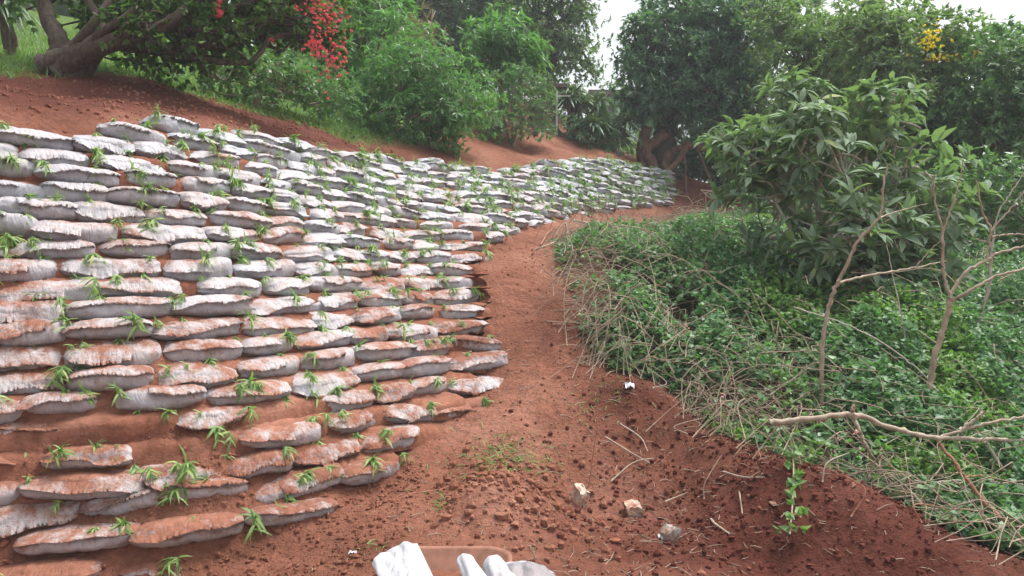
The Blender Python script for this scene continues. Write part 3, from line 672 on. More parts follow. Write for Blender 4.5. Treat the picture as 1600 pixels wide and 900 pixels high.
def strap_plant(name, base, lab, cat, n, L, W, mat, tilt=(.2, 1.3), stem=0, seed=0, droop=.35, heads=1, spreadr=.1):
    g = np.random.default_rng(seed); bz = base[2] if len(base) > 2 else GZ(*base) - .02
    o = empty(name, (base[0], base[1], bz)); tag(o, lab, cat); mb = MB(); sb = MB()
    for h_ in range(heads):
        c = np.array([base[0], base[1], bz]) + g.normal(0, spreadr, 3) * (1, 1, 0); c[2] += stem * g.uniform(.45, 1)
        if stem: tube(sb, bend((base[0], base[1], bz), c, 8, .05, g), np.linspace(.05, .03, 8), 7, .05)
        for i in range(n):
            az = g.uniform(0, 6.283); el = g.uniform(*tilt); l = L * g.uniform(.7, 1.1); t = np.linspace(0, 1, 7)
            d = np.array([math.cos(az) * math.sin(el), math.sin(az) * math.sin(el), math.cos(el)]); hz = np.array([d[0], d[1], 0])
            pth = c + d * (l * t)[:, None] + np.array([0, 0, -1]) * (droop * l * t ** 2.2)[:, None]
            sd = norm(np.cross(d, [0, 0, 1.0])); w_ = W * np.array([.5, .9, 1, .9, .7, .4, .03])[:, None]
            up_ = norm(np.cross(sd, d)) * W * .15
            V = np.stack([pth - sd * w_ / 2 + up_, pth, pth + sd * w_ / 2 + up_], 1); mb.add(V.reshape(-1, 3), grid_faces(7, 3))
    mb.build('leaves', M[mat], o)
    if stem: sb.build('stem', M['bark'], o)
    return o
# palm-like yucca leaves, top left
p = P(15, 85, 9.6); strap_plant('yucca', (p[0], p[1]), 'yucca with long drooping strap leaves beside the crooked tree trunk', 'yucca', 30, .60, .05, 'spiky', (.6, 2.1), stem=1.15, seed=2, droop=.75, heads=3, spreadr=.25)

plant('rounded_shrub', tuple(P(395, 165, 10.6)[:2]), [blob(300, 150, 10.0, 28, 18), blob(520, 165, 11.6, 45, 40), blob(370, 110, 10.6, 60, 45), blob(420, 130, 10.7, 65, 45), blob(330, 120, 10.4, 40, 35), blob(475, 135, 11, 55, 45), blob(440, 90, 11.2, 60, 35)],
      'low rounded shrub with small glossy leaves beside the red soil bank', 'shrub', 'mid', .085, .45, 'lance', 7, 60, .22, 1.2, .6, .1, bark='twig', r0=.04, stems=4, part='foliage', seed=5)
plant('lancet_tree', tuple(P(575, 175, 14)[:2]), [blob(575, 70, 14, 55, 75), blob(545, 20, 14.2, 40, 50), blob(590, 10, 14.5, 50, 40), blob(520, 110, 13.5, 45, 50)],
      'upright tree of narrow bright leaves behind the scarlet blossom', 'tree', 'bright', .17, .24, 'lance', 9, 30, .32, 1.2, .5, .35, r0=.09, seed=6)
plant('weeping_bush', tuple(P(675, 225, 12.8)[:2]), [blob(655, 120, 12.8, 75, 55), blob(610, 150, 12.8, 55, 50), blob(700, 150, 12.8, 65, 60), blob(650, 185, 12.5, 75, 42), blob(700, 205, 12.6, 45, 30), blob(660, 80, 13, 50, 28), blob(740, 170, 13.2, 38, 35), blob(575, 175, 13, 45, 28)],
      'big bushy green shrub with narrow drooping leaves at the lip of the sandbags', 'shrub', 'bright', .13, .26, 'lance', 8, 50, .26, 1.25, .45, .55, bark='twig', r0=.06, stems=5, part='foliage', seed=7)
plant('mango_tree', tuple(P(785, 190, 16.5)[:2]), [blob(785, 78, 16.5, 52, 45), blob(760, 60, 16.7, 30, 28), blob(815, 95, 16.4, 32, 32)],
      'small round-headed tree with long glossy leaves in rosettes', 'tree', 'bright', .26, .22, 'lance', 11, 26, .3, 1.4, .5, .45, r0=.09, seed=8)
plant('feathery_bush', tuple(P(800, 212, 15.5)[:2]), [blob(800, 150, 15.5, 55, 40), blob(840, 170, 15.6, 30, 38), blob(770, 185, 15.3, 40, 30), blob(820, 125, 15.8, 30, 22), blob(845, 200, 15.4, 18, 22), blob(780, 200, 15.0, 36, 20), blob(815, 205, 15.2, 26, 16)],
      'feathery green bush at the head of the red slope', 'shrub', 'mid', .11, .2, 'lance', 9, 50, .22, 1.2, .4, .3, bark='twig', r0=.05, stems=3, part='foliage', seed=9)
plant('dark_tree', tuple(P(700, 170, 23)[:2]), [blob(680, 10, 23, 90, 60), blob(760, -10, 23.5, 90, 60), blob(630, 60, 22.5, 55, 60), blob(720, 80, 23, 60, 50), blob(650, -60, 24, 130, 50), blob(830, 70, 24.5, 55, 50), blob(850, 120, 24.5, 30, 26), blob(760, 130, 24, 70, 40)],
      'tall dark tree filling the skyline behind the round-headed tree', 'tree', 'dark', .15, .5, 'lance', 7, 17, .5, 1.2, .4, .2, bark='bark_dark', r0=.22, seed=10, inner=.5)
plant('feathery_tree', tuple(P(860, 200, 22)[:2]), [blob(870, 60, 22, 55, 55), blob(830, 20, 22.5, 60, 50), blob(895, 25, 22, 36, 50), blob(900, 90, 21.5, 30, 30), blob(850, 110, 22, 28, 25), blob(860, -40, 22, 80, 40), blob(925, 110, 21.8, 16, 14)],
      'tall fine-leaved olive-green tree leaning towards the sky gap', 'tree', 'olive', .15, .36, 'lance', 8, 30, .36, 1.25, .3, .3, bark='bark_dark', r0=.14, seed=12)
plant('plumed_shrub', tuple(P(640, 160, 18)[:2]), [blob(640, 50, 18, 35, 25), blob(620, 75, 18, 30, 25)],
      'pale plumed bush poking up between the darker trees', 'shrub', 'straw', .35, .06, 'blade', 10, 14, .3, 1, .9, .1, bark='twig', r0=.04, part='foliage', seed=13)
# big dark tree over the hollow
big = plant('evergreen_tree', tuple(P(1035, 262, 19.6)[:2]), [blob(1080, 90, 19.5, 105, 85), blob(1010, 110, 19, 50, 75), blob(1150, 80, 19.5, 65, 80), blob(1075, 10, 20, 75, 60), blob(1130, 165, 19, 75, 42), blob(1040, 165, 19, 60, 35), blob(1000, 80, 19, 28, 40), blob(1000, 175, 19, 32, 28), blob(1180, 20, 20, 60, 50), blob(1185, 150, 19, 35, 40), blob(1180, 215, 19, 30, 40)],
      'massive dense dark evergreen tree standing over the rooty hollow at the path end', 'tree', 'deep', .19, .34, 'lance', 8, 24, .42, 1.35, .5, .2, bark='bark_dark', r0=.36, trunk_to=tuple(P(1050, 170, 19.6)), seed=14, inner=.35, lump=.14)
for i, pts in enumerate([[P(1040, 210, 19.3), P(1010, 235, 19.1), P(1022, 262, 18.9), P(1016, 290, 18.7)], [P(1050, 235, 19.2), P(1085, 228, 19), P(1120, 240, 18.8), P(1150, 250, 18.9)], [P(1045, 240, 19.2), P(1040, 262, 18.9), P(1052, 285, 18.6), P(1040, 305, 18.3)],
        [P(1075, 225, 19.1), P(1060, 250, 18.8), P(1035, 275, 18.5)], [P(1010, 200, 19.3), P(1003, 240, 19.2), P(1008, 280, 19.0)], [P(1090, 232, 18.9), P(1102, 262, 18.6), P(1118, 300, 18.2)], [P(1062, 200, 19.3), P(1070, 250, 18.8), P(1073, 310, 18.3)]]):
    limb_thing(big, pts, (.16, .10, .12, .09, .15, .035, .025)[i], (.12, .05, .08, .06, .13, .025, .02)[i], 'bark_red', 'root', sides=8, lump=.12)
# spiky plants by the gate
for k, (a, b_, Y, s_, lab) in enumerate([(898, 226, 18.6, 1.0, 'dracaena clump with drooping striped leaves beside the white gate post'), (925, 238, 18.2, .6, 'short striped dracaena in front of the paddle-leaf plant'), (960, 243, 18.4, .55, 'small spiky dracaena beside the hollow tree trunk')]):
    p = P(a, b_, Y); strap_plant('dracaena', (p[0], p[1]), lab, 'dracaena', 34, .62, .07, 'spiky', (.3, 1.7), stem=1.15 * s_, seed=20 + k, droop=.55, heads=int(9 * s_) + 1, spreadr=.28)
p = P(952, 236, 19); strap_plant('paddle_leaf_plant', (p[0], p[1]), 'banana-like plant with tall upright paddle leaves', 'plant', 9, 1.5, .30, 'mid', (.05, .6), seed=31, droop=.15)
plant('slope_shrub', tuple(P(905, 236, 18)[:2]), [blob(895, 205, 18.0, 24, 26), blob(925, 222, 17.8, 26, 20), blob(960, 228, 18.0, 26, 20)], 'dark leafy shrub under the dracaenas at the far top of the sandbags', 'shrub', 'deep', .12, .3, 'lance', 8, 45, .25, 1.2, .5, .3, bark='twig', r0=.03, stems=3, part='foliage', seed=71)
# ruined block wall with white gate frame
mw, nt, b, out = new_mat('plaster'); nt.links.new(ramp(nt, pos_noise(nt, 3, 5), [(.3, (.16, .10, .08)), (.6, (.27, .19, .15)), (.8, (.36, .28, .23))]).outputs[0], b.inputs['Base Color']); b.inputs['Roughness'].default_value = .9; M['plaster'] = mw
def simple_mat(name, col, rough=.5, metal=0, var=.12):
    m, nt, b, out = new_mat(name); lo = tuple(c * (1 - var) for c in col); hi = tuple(min(1, c * (1 + var)) for c in col)
    nt.links.new(ramp(nt, pos_noise(nt, 25, 4), [(.3, lo), (.7, hi)]).outputs[0], b.inputs['Base Color']); b.inputs['Roughness'].default_value = rough; b.inputs['Metallic'].default_value = metal; M[name] = m; return m
simple_mat('white_paint', (.68, .68, .66)); simple_mat('dark_roof', (.13, .10, .09), .9); simple_mat('house_white', (.75, .78, .8), .7, 0, .05); simple_mat('window_glass', (.05, .07, .09), .1)
def box(mb, c, s, yaw=0, jit=0, bev=0):
    c = np.array(c, float); s = np.array(s, float) / 2
    bm_pts = []
    if bev:
        k = []
        for ax_ in range(3): k.append(np.array([-1, -1 + bev / s[ax_], 1 - bev / s[ax_], 1]))
    V = np.array([(x, y, z) for x in (-1, 1) for y in (-1, 1) for z in (-1, 1)], float) * s
    if jit: V = V + rng.normal(0, jit, V.shape)
    cs, sn = math.cos(yaw), math.sin(yaw); R = np.array([[cs, -sn, 0], [sn, cs, 0], [0, 0, 1]])
    mb.add(V @ R.T + c, [(0, 1, 3, 2), (4, 6, 7, 5), (0, 4, 5, 1), (2, 3, 7, 6), (0, 2, 6, 4), (1, 5, 7, 3)])
p = P(868, 232, 18.4); o = empty('gate_shelter', tuple(p)); tag(o, 'weathered plastered wall with dark lintel at the top of the red slope', 'wall')
mb = MB(); box(mb, P(850, 200, 18.9) + (0, 0, -.2), (.72, .22, 1.9)); mb.build('wall', M['plaster'], o, False)
mb = MB(); box(mb, P(852, 140, 18.9), (1.05, .9, .09)); mb.build('roof', M['dark_roof'], o, False)
o = empty('gate', tuple(P(872, 232, 18.2))); tag(o, 'white metal gate frame standing against the plastered wall', 'gate')
mb = MB(); box(mb, P(870, 190, 18.2), (.05, .05, 1.45)); mb.build('post', M['white_paint'], o, False)
mb = MB(); box(mb, P(881, 150, 18.2), (.36, .04, .04)); mb.build('rail', M['white_paint'], o, False)
p = P(852, 228, 17.2); mb = MB(); tube(mb, [p + (0, 0, -.1), p + (-.05, 0, .22)], [.03, .028], 7, .1); tag(mb.build('stake', M['bare_grey']), 'short pale stake at the foot of the plastered wall', 'stake')
# house glimpsed through the gap
hp = P(975, 196, 46); o = empty('house', (hp[0], hp[1], hp[2] - 1.5)); tag(o, 'white house glimpsed between the trees beyond the lawn', 'house')
mb = MB(); box(mb, hp, (4.4, 4, 2.6)); mb.build('wall', M['house_white'], o, False)
mb = MB(); box(mb, hp + (0, -.3, 1.4), (4.9, 5, .22)); mb.build('roof', M['dark_roof'], o, False)
for dx in (-1.3, 1.3):
    mb = MB(); box(mb, hp + (dx, -2.02, .2), (1.1, .06, 1.1)); mb.build('window', M['window_glass'], o, False)

# right-hand background trees
plant('garden_shrub', tuple(P(925, 205, 24)[:2]), [blob(900, 150, 24, 26, 26), blob(940, 175, 24, 26, 30), blob(985, 160, 24, 24, 34), blob(955, 130, 25, 20, 18)], 'thin garden shrub against the bright gap behind the paddle-leaf plant', 'shrub', 'mid', .16, .4, 'lance', 7, 14, .4, .8, .4, .2, bark='twig', r0=.05, stems=3, part='foliage', seed=51)
plant('hollow_thicket', tuple(P(1120, 285, 21.5)[:2]), [blob(1105, 235, 21.3, 60, 45), blob(1165, 260, 20.5, 50, 50), blob(1112, 272, 20.6, 40, 26), blob(1060, 235, 22, 50, 30), blob(1075, 260, 21.8, 35, 30), blob(1140, 190, 21.5, 70, 40), blob(1210, 250, 19.5, 50, 60)], 'gloomy thicket filling the hollow behind the rooty trunk', 'shrub', 'dark', .16, .45, 'lance', 7, 28, .4, 1.3, .4, .2, bark='bark_dark', r0=.06, stems=3, part='foliage', seed=52)
BT = 'trees and tall shrubs behind the thicket'
plant('hedge_tree', tuple(P(1270, 330, 16)[:2]), [blob(1270, 110, 16, 75, 70), blob(1230, 60, 16.5, 50, 45), blob(1250, 200, 15.5, 70, 60), blob(1310, 60, 16, 50, 40), blob(1290, 150, 17, 70, 50), blob(1210, 20, 17, 40, 30), blob(1330, 250, 16, 80, 60)],
      'loose olive tree just right of the dark evergreen', 'tree', 'olive', .14, .42, 'lance', 8, 40, .35, 1.2, .4, .2, r0=.1, seed=15, group=BT)
plant('flowering_tree', tuple(P(1430, 350, 14)[:2]), [blob(1370, 90, 14, 70, 60), blob(1450, 70, 14, 70, 50), blob(1420, 160, 13.8, 90, 60), blob(1350, 40, 14.5, 60, 35), blob(1490, 130, 14, 60, 60), blob(1400, 230, 14.5, 90, 60), blob(1500, 240, 14, 70, 60), blob(1520, 80, 14.6, 50, 35), blob(1400, 50, 15, 60, 30)],
      'tall green tree carrying clusters of yellow blossom', 'tree', 'olive', .14, .45, 'lance', 8, 42, .33, 1.25, .4, .2, r0=.12, seed=16, group=BT,
      flowers=[('yel_fl', P(1455, 62, 13.2), (.16, .1, .2), 44, .05), ('yel_fl', P(1475, 90, 13.2), (.35, .1, .06), 30, .045), ('yel_fl', P(1525, 85, 13.4), (.1, .1, .07), 12, .045)])
plant('hedge_tree', tuple(P(1570, 360, 13)[:2]), [blob(1560, 105, 13, 70, 55), blob(1600, 180, 12.5, 80, 80), blob(1530, 200, 13, 70, 60), blob(1640, 120, 13, 70, 70), blob(1590, 75, 13.6, 50, 30)],
      'tall shaded green tree at the right edge above the bare branches', 'tree', 'mid', .15, .42, 'lance', 8, 40, .35, 1.25, .4, .2, r0=.12, seed=17, group=BT)
plant('thicket_shrub', tuple(P(1520, 430, 11)[:2]), [blob(1500, 300, 11, 70, 60), blob(1580, 320, 10.6, 60, 70), blob(1540, 390, 10.5, 90, 50), blob(1440, 390, 10.8, 60, 60), blob(1640, 380, 10.5, 60, 60)],
      'dark green thicket behind the bare forked branches', 'shrub', 'mid', .11, .5, 'lance', 7, 42, .28, 1.2, .4, .2, bark='twig', r0=.05, stems=4, part='foliage', seed=18, group=BT)
plant('thicket_shrub', tuple(P(1230, 400, 12.5)[:2]), [blob(1210, 260, 13.5, 50, 60), blob(1190, 320, 12.5, 40, 40), blob(1260, 360, 12, 60, 50), blob(1340, 300, 12.5, 80, 90)],
      'shadowy thicket between the hollow tree and the broad-leaved shrub', 'shrub', 'deep', .10, .45, 'lance', 7, 32, .28, 1.1, .4, .2, bark='twig', r0=.05, stems=4, part='foliage', seed=19, group=BT)
plant('tangled_bush', tuple(P(1200, 470, 8.9)[:2]), [blob(1170, 400, 9.2, 45, 45), blob(1215, 440, 8.9, 50, 45), blob(1185, 500, 8.4, 50, 32), blob(1250, 500, 8.3, 55, 35), blob(1160, 345, 10, 35, 25), blob(1290, 540, 7.8, 60, 26), blob(1330, 480, 7.9, 70, 40), blob(1200, 380, 9.0, 50, 40), blob(1150, 430, 9.0, 40, 40), blob(1400, 500, 7.7, 50, 36)],
      'dark tangled bush under the left side of the broad-leaved shrub', 'shrub', 'creeper', .07, .5, 'lance', 6, 34, .18, .8, .4, .2, bark='twig', r0=.05, stems=9, part='foliage', seed=61, inner=.4)
plant('leafy_bush', tuple(P(1420, 560, 7.6)[:2]), [blob(1390, 510, 7.6, 60, 30), blob(1460, 540, 7.2, 60, 32), blob(1540, 520, 7.6, 70, 40), blob(1600, 560, 7.2, 60, 40), blob(1490, 480, 8.2, 60, 40), blob(1590, 470, 8.4, 60, 45)],
      'leafy green bush spreading behind the forks of the bare saplings', 'shrub', 'creeper', .075, .6, 'heart', 5, 55, .2, 1.1, .5, .15, bark='twig', r0=.04, stems=5, part='foliage', seed=62, inner=.3)
plant('bank_bush', tuple(P(1300, 770, 5.1)[:2]), [blob(1250, 705, 5.3, 60, 30), blob(1330, 735, 5.1, 65, 35), blob(1410, 775, 4.8, 60, 35), blob(1180, 660, 5.8, 50, 28), blob(1480, 790, 4.7, 50, 25), blob(1300, 680, 5.5, 60, 25), blob(1240, 740, 5.1, 35, 18)],
      'low leafy creeper bush overhanging the dark red bank', 'shrub', 'creeper', .058, .75, 'heart', 5, 95, .12, 1.0, .4, .15, bark='twig', r0=.02, stems=6, part='foliage', seed=63, inner=.4)
plant('lime_bush', tuple(P(1340, 800, 4.9)[:2]), [blob(1290, 725, 4.95, 40, 18), blob(1385, 720, 4.9, 35, 28), blob(1270, 715, 5.0, 40, 16)],
      'small lime green leafy sprays in front of the long broken branch', 'shrub', 'creeper_lime', .052, .8, 'heart', 5, 80, .1, .8, .4, .15, bark='twig', r0=.012, stems=3, part='foliage', seed=64, inner=.3)
# far wood closing the horizon
fw = MB(); gf = np.random.default_rng(44)
bl = []
for i in range(90):
    a = gf.uniform(-1.25, 1.15); d = gf.uniform(27, 46); x = math.sin(a) * d; y = math.cos(a) * d
    if -.03 < x / y < .22: continue
    z = GZ(x, y); h_ = gf.uniform(4.5, 7) if x > 0 else gf.uniform(4, 6); bl.append((x, y, z + h_ * .7, gf.uniform(2.2, 3.6), 2.5, h_ * .75))
tips, dirs, cc = crown_tips(bl, 3.2, .8, 1, .4, .2, gf); sprigs(fw, tips, dirs, 7, .5, .45, 'lance', (.5, 1.4), .2, 0, gf)
tag(fw.build('far_wood', M['olive']), 'hazy wood of distant trees along the skyline', 'wood', None, 'stuff')

# broad-leaved shrub
plant('broad_leaved_shrub', tuple(P(1290, 520, 8.2)[:2]), [blob(1200, 230, 8.2, 60, 50), blob(1260, 180, 8.3, 55, 38), blob(1370, 190, 8.2, 60, 45), blob(1310, 240, 8.0, 85, 50), blob(1420, 260, 8.2, 60, 50), blob(1340, 320, 7.9, 85, 55), blob(1220, 300, 8.2, 60, 50), blob(1400, 370, 7.9, 65, 55), blob(1300, 400, 7.9, 70, 45), blob(1350, 450, 7.7, 70, 35), blob(1150, 235, 8.3, 40, 30), blob(1460, 330, 8, 50, 50), blob(1160, 290, 8.2, 35, 30), blob(1400, 165, 8.4, 35, 22), blob(1240, 440, 8.0, 45, 40), blob(1400, 470, 7.8, 60, 40), blob(1470, 400, 8, 40, 45), blob(1190, 370, 8.4, 45, 35), blob(1300, 500, 7.8, 60, 30), blob(1130, 215, 8.5, 28, 20), blob(1330, 370, 7.7, 80, 50), blob(1240, 150, 8.4, 30, 18)],
      'tall shrub with large soft grey-green leaves behind the bare saplings', 'shrub', 'bigleaf', .21, .36, 'broad', 9, 15, .24, 1.0, .75, .25, (.75, 1.45), inner=.12, bark='bare_grey', r0=.075, stems=3, part='foliage', seed=21, back=.06)
for k, (pts, r0_, r1_, lab) in enumerate([([P(1160, 425, 8.6), P(1180, 385, 8.5), P(1225, 365, 8.4), P(1260, 330, 8.4), P(1290, 260, 8.3)], .045, .02, 'curving grey-green branch low under the broad-leaved shrub'),
        ([P(1165, 420, 8.5), P(1200, 438, 8.4), P(1240, 455, 8.3), P(1280, 500, 8.1)], .035, .03, 'short grey branch running down under the curving branch')]):
    mb = MB(); tube(mb, smooth_path(pts, 18), np.linspace(r0_, r1_, 18), 8, .06); tag(mb.build('branch', M['bare_grey']), lab, 'branch')

# ------------------------------------------------------------------ bare saplings and fallen branches (traced)
def bare(name, lab, cat, mat, base, limbs_, parts='limb'):
    o = empty(name, tuple(base)); tag(o, lab, cat)
    for i, (pts, a, b_) in enumerate(limbs_):
        mb = MB(); n_ = len(pts) * 7; pp = smooth_path(pts, n_); pp[1:-1] += rng.normal(0, .0035, (n_ - 2, 3)); tube(mb, pp, np.linspace(a, b_, n_) * (.8 if 'sapling' in name else 1) * (1 + .12 * np.sin(np.arange(n_) * 1.9)), 8, .07)
        mb.build('trunk' if i == 0 else parts, M[mat], o)
    return o
Y = 5.9
bare('bare_sapling', 'leafless brown sapling forking low in front of the broad-leaved shrub', 'sapling', 'bare', P(1284, 625, Y),
     [([P(1284, 640, Y), P(1284, 560, Y), P(1292, 490, Y), P(1310, 440, Y)], .024, .019), ([P(1310, 440, Y), P(1340, 380, Y - .1), P(1375, 335, Y - .15), P(1380, 290, Y - .2), P(1388, 255, Y - .2)], .017, .008),
      ([P(1310, 442, Y), P(1360, 430, Y + .1), P(1420, 420, Y + .2), P(1480, 408, Y + .3)], .015, .006), ([P(1375, 340, Y - .1), P(1410, 328, Y), P(1450, 318, Y)], .008, .004), ([P(1430, 418, Y + .2), P(1450, 395, Y + .2), P(1475, 370, Y + .2)], .006, .003)])
Y = 5.7
bare('bare_sapling', 'taller leafless sapling with a wide fork near the right edge', 'sapling', 'bare', P(1455, 600, Y),
     [([P(1452, 610, Y), P(1460, 560, Y), P(1478, 500, Y), P(1484, 465, Y)], .030, .024), ([P(1484, 465, Y), P(1474, 420, Y), P(1472, 360, Y), P(1462, 320, Y), P(1458, 275, Y)], .017, .006),
      ([P(1484, 462, Y), P(1510, 425, Y), P(1545, 405, Y), P(1560, 395, Y), P(1600, 385, Y), P(1660, 360, Y)], .017, .009), ([P(1486, 472, Y), P(1520, 452, Y - .1), P(1560, 430, Y - .1), P(1620, 415, Y - .1), P(1680, 390, Y)], .017, .009),
      ([P(1472, 365, Y), P(1485, 330, Y), P(1498, 290, Y), P(1505, 250, Y)], .009, .004), ([P(1540, 408, Y), P(1548, 360, Y), P(1535, 330, Y), P(1525, 280, Y)], .012, .006), ([P(1548, 362, Y), P(1575, 330, Y), P(1600, 300, Y), P(1640, 270, Y)], .008, .004),
      ([P(1550, 370, Y), P(1590, 366, Y), P(1640, 372, Y)], .008, .005), ([P(1546, 380, Y), P(1520, 370, Y), P(1510, 350, Y)], .006, .003)])
Y = 6.8
bare('bare_sapling', 'pale grey leafless stem leaning behind the taller bare sapling', 'sapling', 'bare_grey', P(1515, 560, Y),
     [([P(1505, 590, Y), P(1530, 500, Y), P(1545, 450, Y), P(1548, 400, Y)], .024, .018), ([P(1548, 402, Y), P(1558, 340, Y), P(1580, 300, Y), P(1612, 255, Y)], .012, .005)])
bare('leafless_stem', 'thin straight grey stem rising in front of the broad-leaved shrub', 'stem', 'bare_grey', P(1416, 570, 6.4), [([P(1425, 600, 6.3), P(1410, 500, 6.4), P(1395, 430, 6.5), P(1385, 380, 6.5)], .007, .004)])
bare('leafless_stem', 'long thin stem slanting down across the leaves beside the sapling', 'stem', 'bare_grey', P(1460, 600, 6.0), [([P(1240, 480, 6.5), P(1340, 515, 6.2), P(1420, 565, 6.0), P(1470, 615, 5.8)], .007, .005)])
Y = 4.9
bare('fallen_branch', 'long pale broken branch lying level over the creepers', 'branch', 'bare', P(1400, 680, Y),
     [([P(1204, 661, Y), P(1260, 655, Y), P(1333, 648, Y), P(1390, 668, Y), P(1450, 682, Y), P(1530, 687, Y), P(1620, 688, Y)], .021, .013),
      ([P(1333, 648, Y), P(1345, 680, Y - .05), P(1355, 700, Y - .05), P(1368, 722, Y)], .014, .008), ([P(1470, 683, Y), P(1530, 665, Y), P(1590, 652, Y), P(1650, 640, Y)], .010, .008),
      ([P(1500, 672, Y), P(1525, 655, Y), P(1538, 642, Y)], .012, .009), ([P(1333, 650, Y), P(1332, 640, Y), P(1334, 634, Y)], .018, .012)])
bare('fallen_branch', 'red-brown branch slanting down to the lower right corner', 'branch', 'bare_red', P(1600, 840, 4.3),
     [([P(1468, 692, 4.6), P(1500, 735, 4.5), P(1535, 780, 4.4), P(1598, 842, 4.2), P(1625, 870, 4.2)], .010, .013), ([P(1505, 745, 4.5), P(1540, 742, 4.5)], .006, .004)])
bare('fallen_branch', 'thin grey forked branch under the long broken branch', 'branch', 'bare_grey', P(1500, 755, 4.7),
     [([P(1405, 748, 4.8), P(1460, 754, 4.7), P(1520, 750, 4.7), P(1580, 756, 4.7), P(1640, 745, 4.7)], .006, .009), ([P(1460, 753, 4.7), P(1500, 768, 4.6), P(1560, 762, 4.6)], .006, .004), ([P(1540, 690, 4.8), P(1570, 735, 4.8), P(1610, 760, 4.8)], .010, .008)])

# ------------------------------------------------------------------ undergrowth
gu = np.random.default_rng(77)
NU = 75000
x = gu.uniform(.3, 9.5, NU * 3); y = gu.uniform(3.4, 17, NU * 3)
wt = np.minimum(1, (6.0 / np.maximum(y, 3)) ** 1.3); ok = gu.random(len(x)) < wt
x, y = x[ok], y[ok]; d = poly_dist(x, y, bush_poly) + .10 * fbm(x * 3, y * 3, 8)
ok = (d > 0) & (x / y < .78); x, y, d = x[ok], y[ok], d[ok]
patch = fbm(x * .9, y * .9, 61, 3); ok = gu.random(len(x)) < np.clip(.85 + patch * 2.0 + (x - 2.0) * .25, .10, 1) * np.clip(.7 + d * 1.2, 0, 1); x, y, d = x[ok], y[ok], d[ok]
def mound_h(x, y, d):
    return np.clip(.12 + d * 1.6, 0, 1) * np.clip((14.5 - y) / 6, .22, 1) * (.36 + .42 * np.clip((x - 1.6) / 1.8, 0, 1) * np.clip((y - 5.2) / 1.2, 0, 1) - .14 * np.clip((5.8 - y) / .8, 0, 1) + .34 * fbm(x * 1.3, y * 1.3, 71, 3) + .20 * fbm(x * 3.3, y * 3.3, 72, 2)) + .03
mh = mound_h(x, y, d); z = ground_z(x, y) + mh * gu.uniform(.15, 1.08, len(x)) ** .5
tips = np.stack([x, y, z], -1); dirs = norm(gu.normal(0, .55, (len(x), 3)) + (0, -.25, 1))
sel = fbm(x * 1.4, y * 1.4, 90, 2) > .22
for name, mk, mat, L, lab in (('creeper', ~sel, 'creeper', .052, 'mat of green creeper leaves covering the slope'), ('lime_creeper', sel, 'creeper_lime', .046, 'patches of lime-green creeper among the darker leaves')):
    mb = MB(); sprigs(mb, tips[mk], dirs[mk], 4, L, .72, 'heart', (.6, 1.45), .15, .05, gu)
    tag(mb.build(name, M[mat]), lab, 'creeper', None, 'stuff')
print('undergrowth sprigs', len(x))
# dry vines and stalks, tangled
vm = MB(); NV = 1900; cnt = 0
vx = gu.uniform(.5, 7, NV * 4); vy = gu.uniform(3.8, 14, NV * 4); vd = poly_dist(vx, vy, bush_poly)
wgt = np.where(vd > -.08, np.exp(-np.clip(vd, 0, 9) / 1.4) * .7 + .3, 0) * np.minimum(1, (6 / vy) ** 1.2) ; okv = gu.random(len(vx)) < wgt; vx, vy, vd = vx[okv][:NV], vy[okv][:NV], vd[okv][:NV]
gz = ground_z(vx, vy); vh = mound_h(vx, vy, np.clip(vd, .1, 5))
for i in range(len(vx)):
    L = gu.uniform(.25, 1.0); az = gu.uniform(0, 6.28); e = gu.uniform(-.4, 1.6); k = 5; t = np.linspace(-.5, .5, k)
    c = np.array([vx[i], vy[i], gz[i] + vh[i] * gu.uniform(.1, 1.05)]); dv = np.array([math.cos(az), math.sin(az), 0])
    pts = c + dv * (t * L)[:, None] + np.array([0, 0, 1]) * ((.25 - t ** 2) * e * L)[:, None] + gu.normal(0, .085 * L, (k, 3))
    tube(vm, smooth_path(pts, 9), np.full(9, gu.uniform(.0018, .0046)), 4)
tag(vm.build('dry_vines', M['twig']), 'tangle of dry brown vines and dead stalks along the path edge', 'dry vines', None, 'stuff')
# dead stems draping from the thicket over the cut edge of the path
dm_ = MB(); edge = smooth_path([P(a, b_, Y) for a, b_, Y in [(868, 400, 8.6), (888, 455, 7.5), (912, 540, 6.8), (950, 600, 6.45), (1030, 612, 6.35), (1085, 650, 6.0), (1150, 705, 5.45)]], 200); tn = np.gradient(edge[:, :2], axis=0); tn /= np.hypot(tn[:, 0], tn[:, 1])[:, None]
for i in range(150):
    j = int(gu.integers(0, 200)); nrm_ = np.array([-tn[j, 1], tn[j, 0]]); nrm_ *= np.sign(nrm_ @ np.array([1, .4])); st0 = edge[j, :2] + nrm_ * gu.uniform(.05, .7); sh_ = gu.normal(0, .38); en0 = edge[j, :2] + tn[j] * sh_ - nrm_ * gu.uniform(-.12, .14)
    z0 = GZ(*st0) + gu.uniform(.15, .45); z1 = GZ(*en0) + .01; md = (st0 + en0) / 2 + gu.normal(0, .06, 2)
    tube(dm_, smooth_path([(*st0, z0), (*md, (z0 + z1) / 2 + gu.uniform(.0, .12)), (*en0, z1)], 8), np.full(8, gu.uniform(.0018, .0045)), 4)
tag(dm_.build('draping_stems', M['twig']), 'dead brown stems draping over the cut edge of the path', 'dry stems', None, 'stuff')
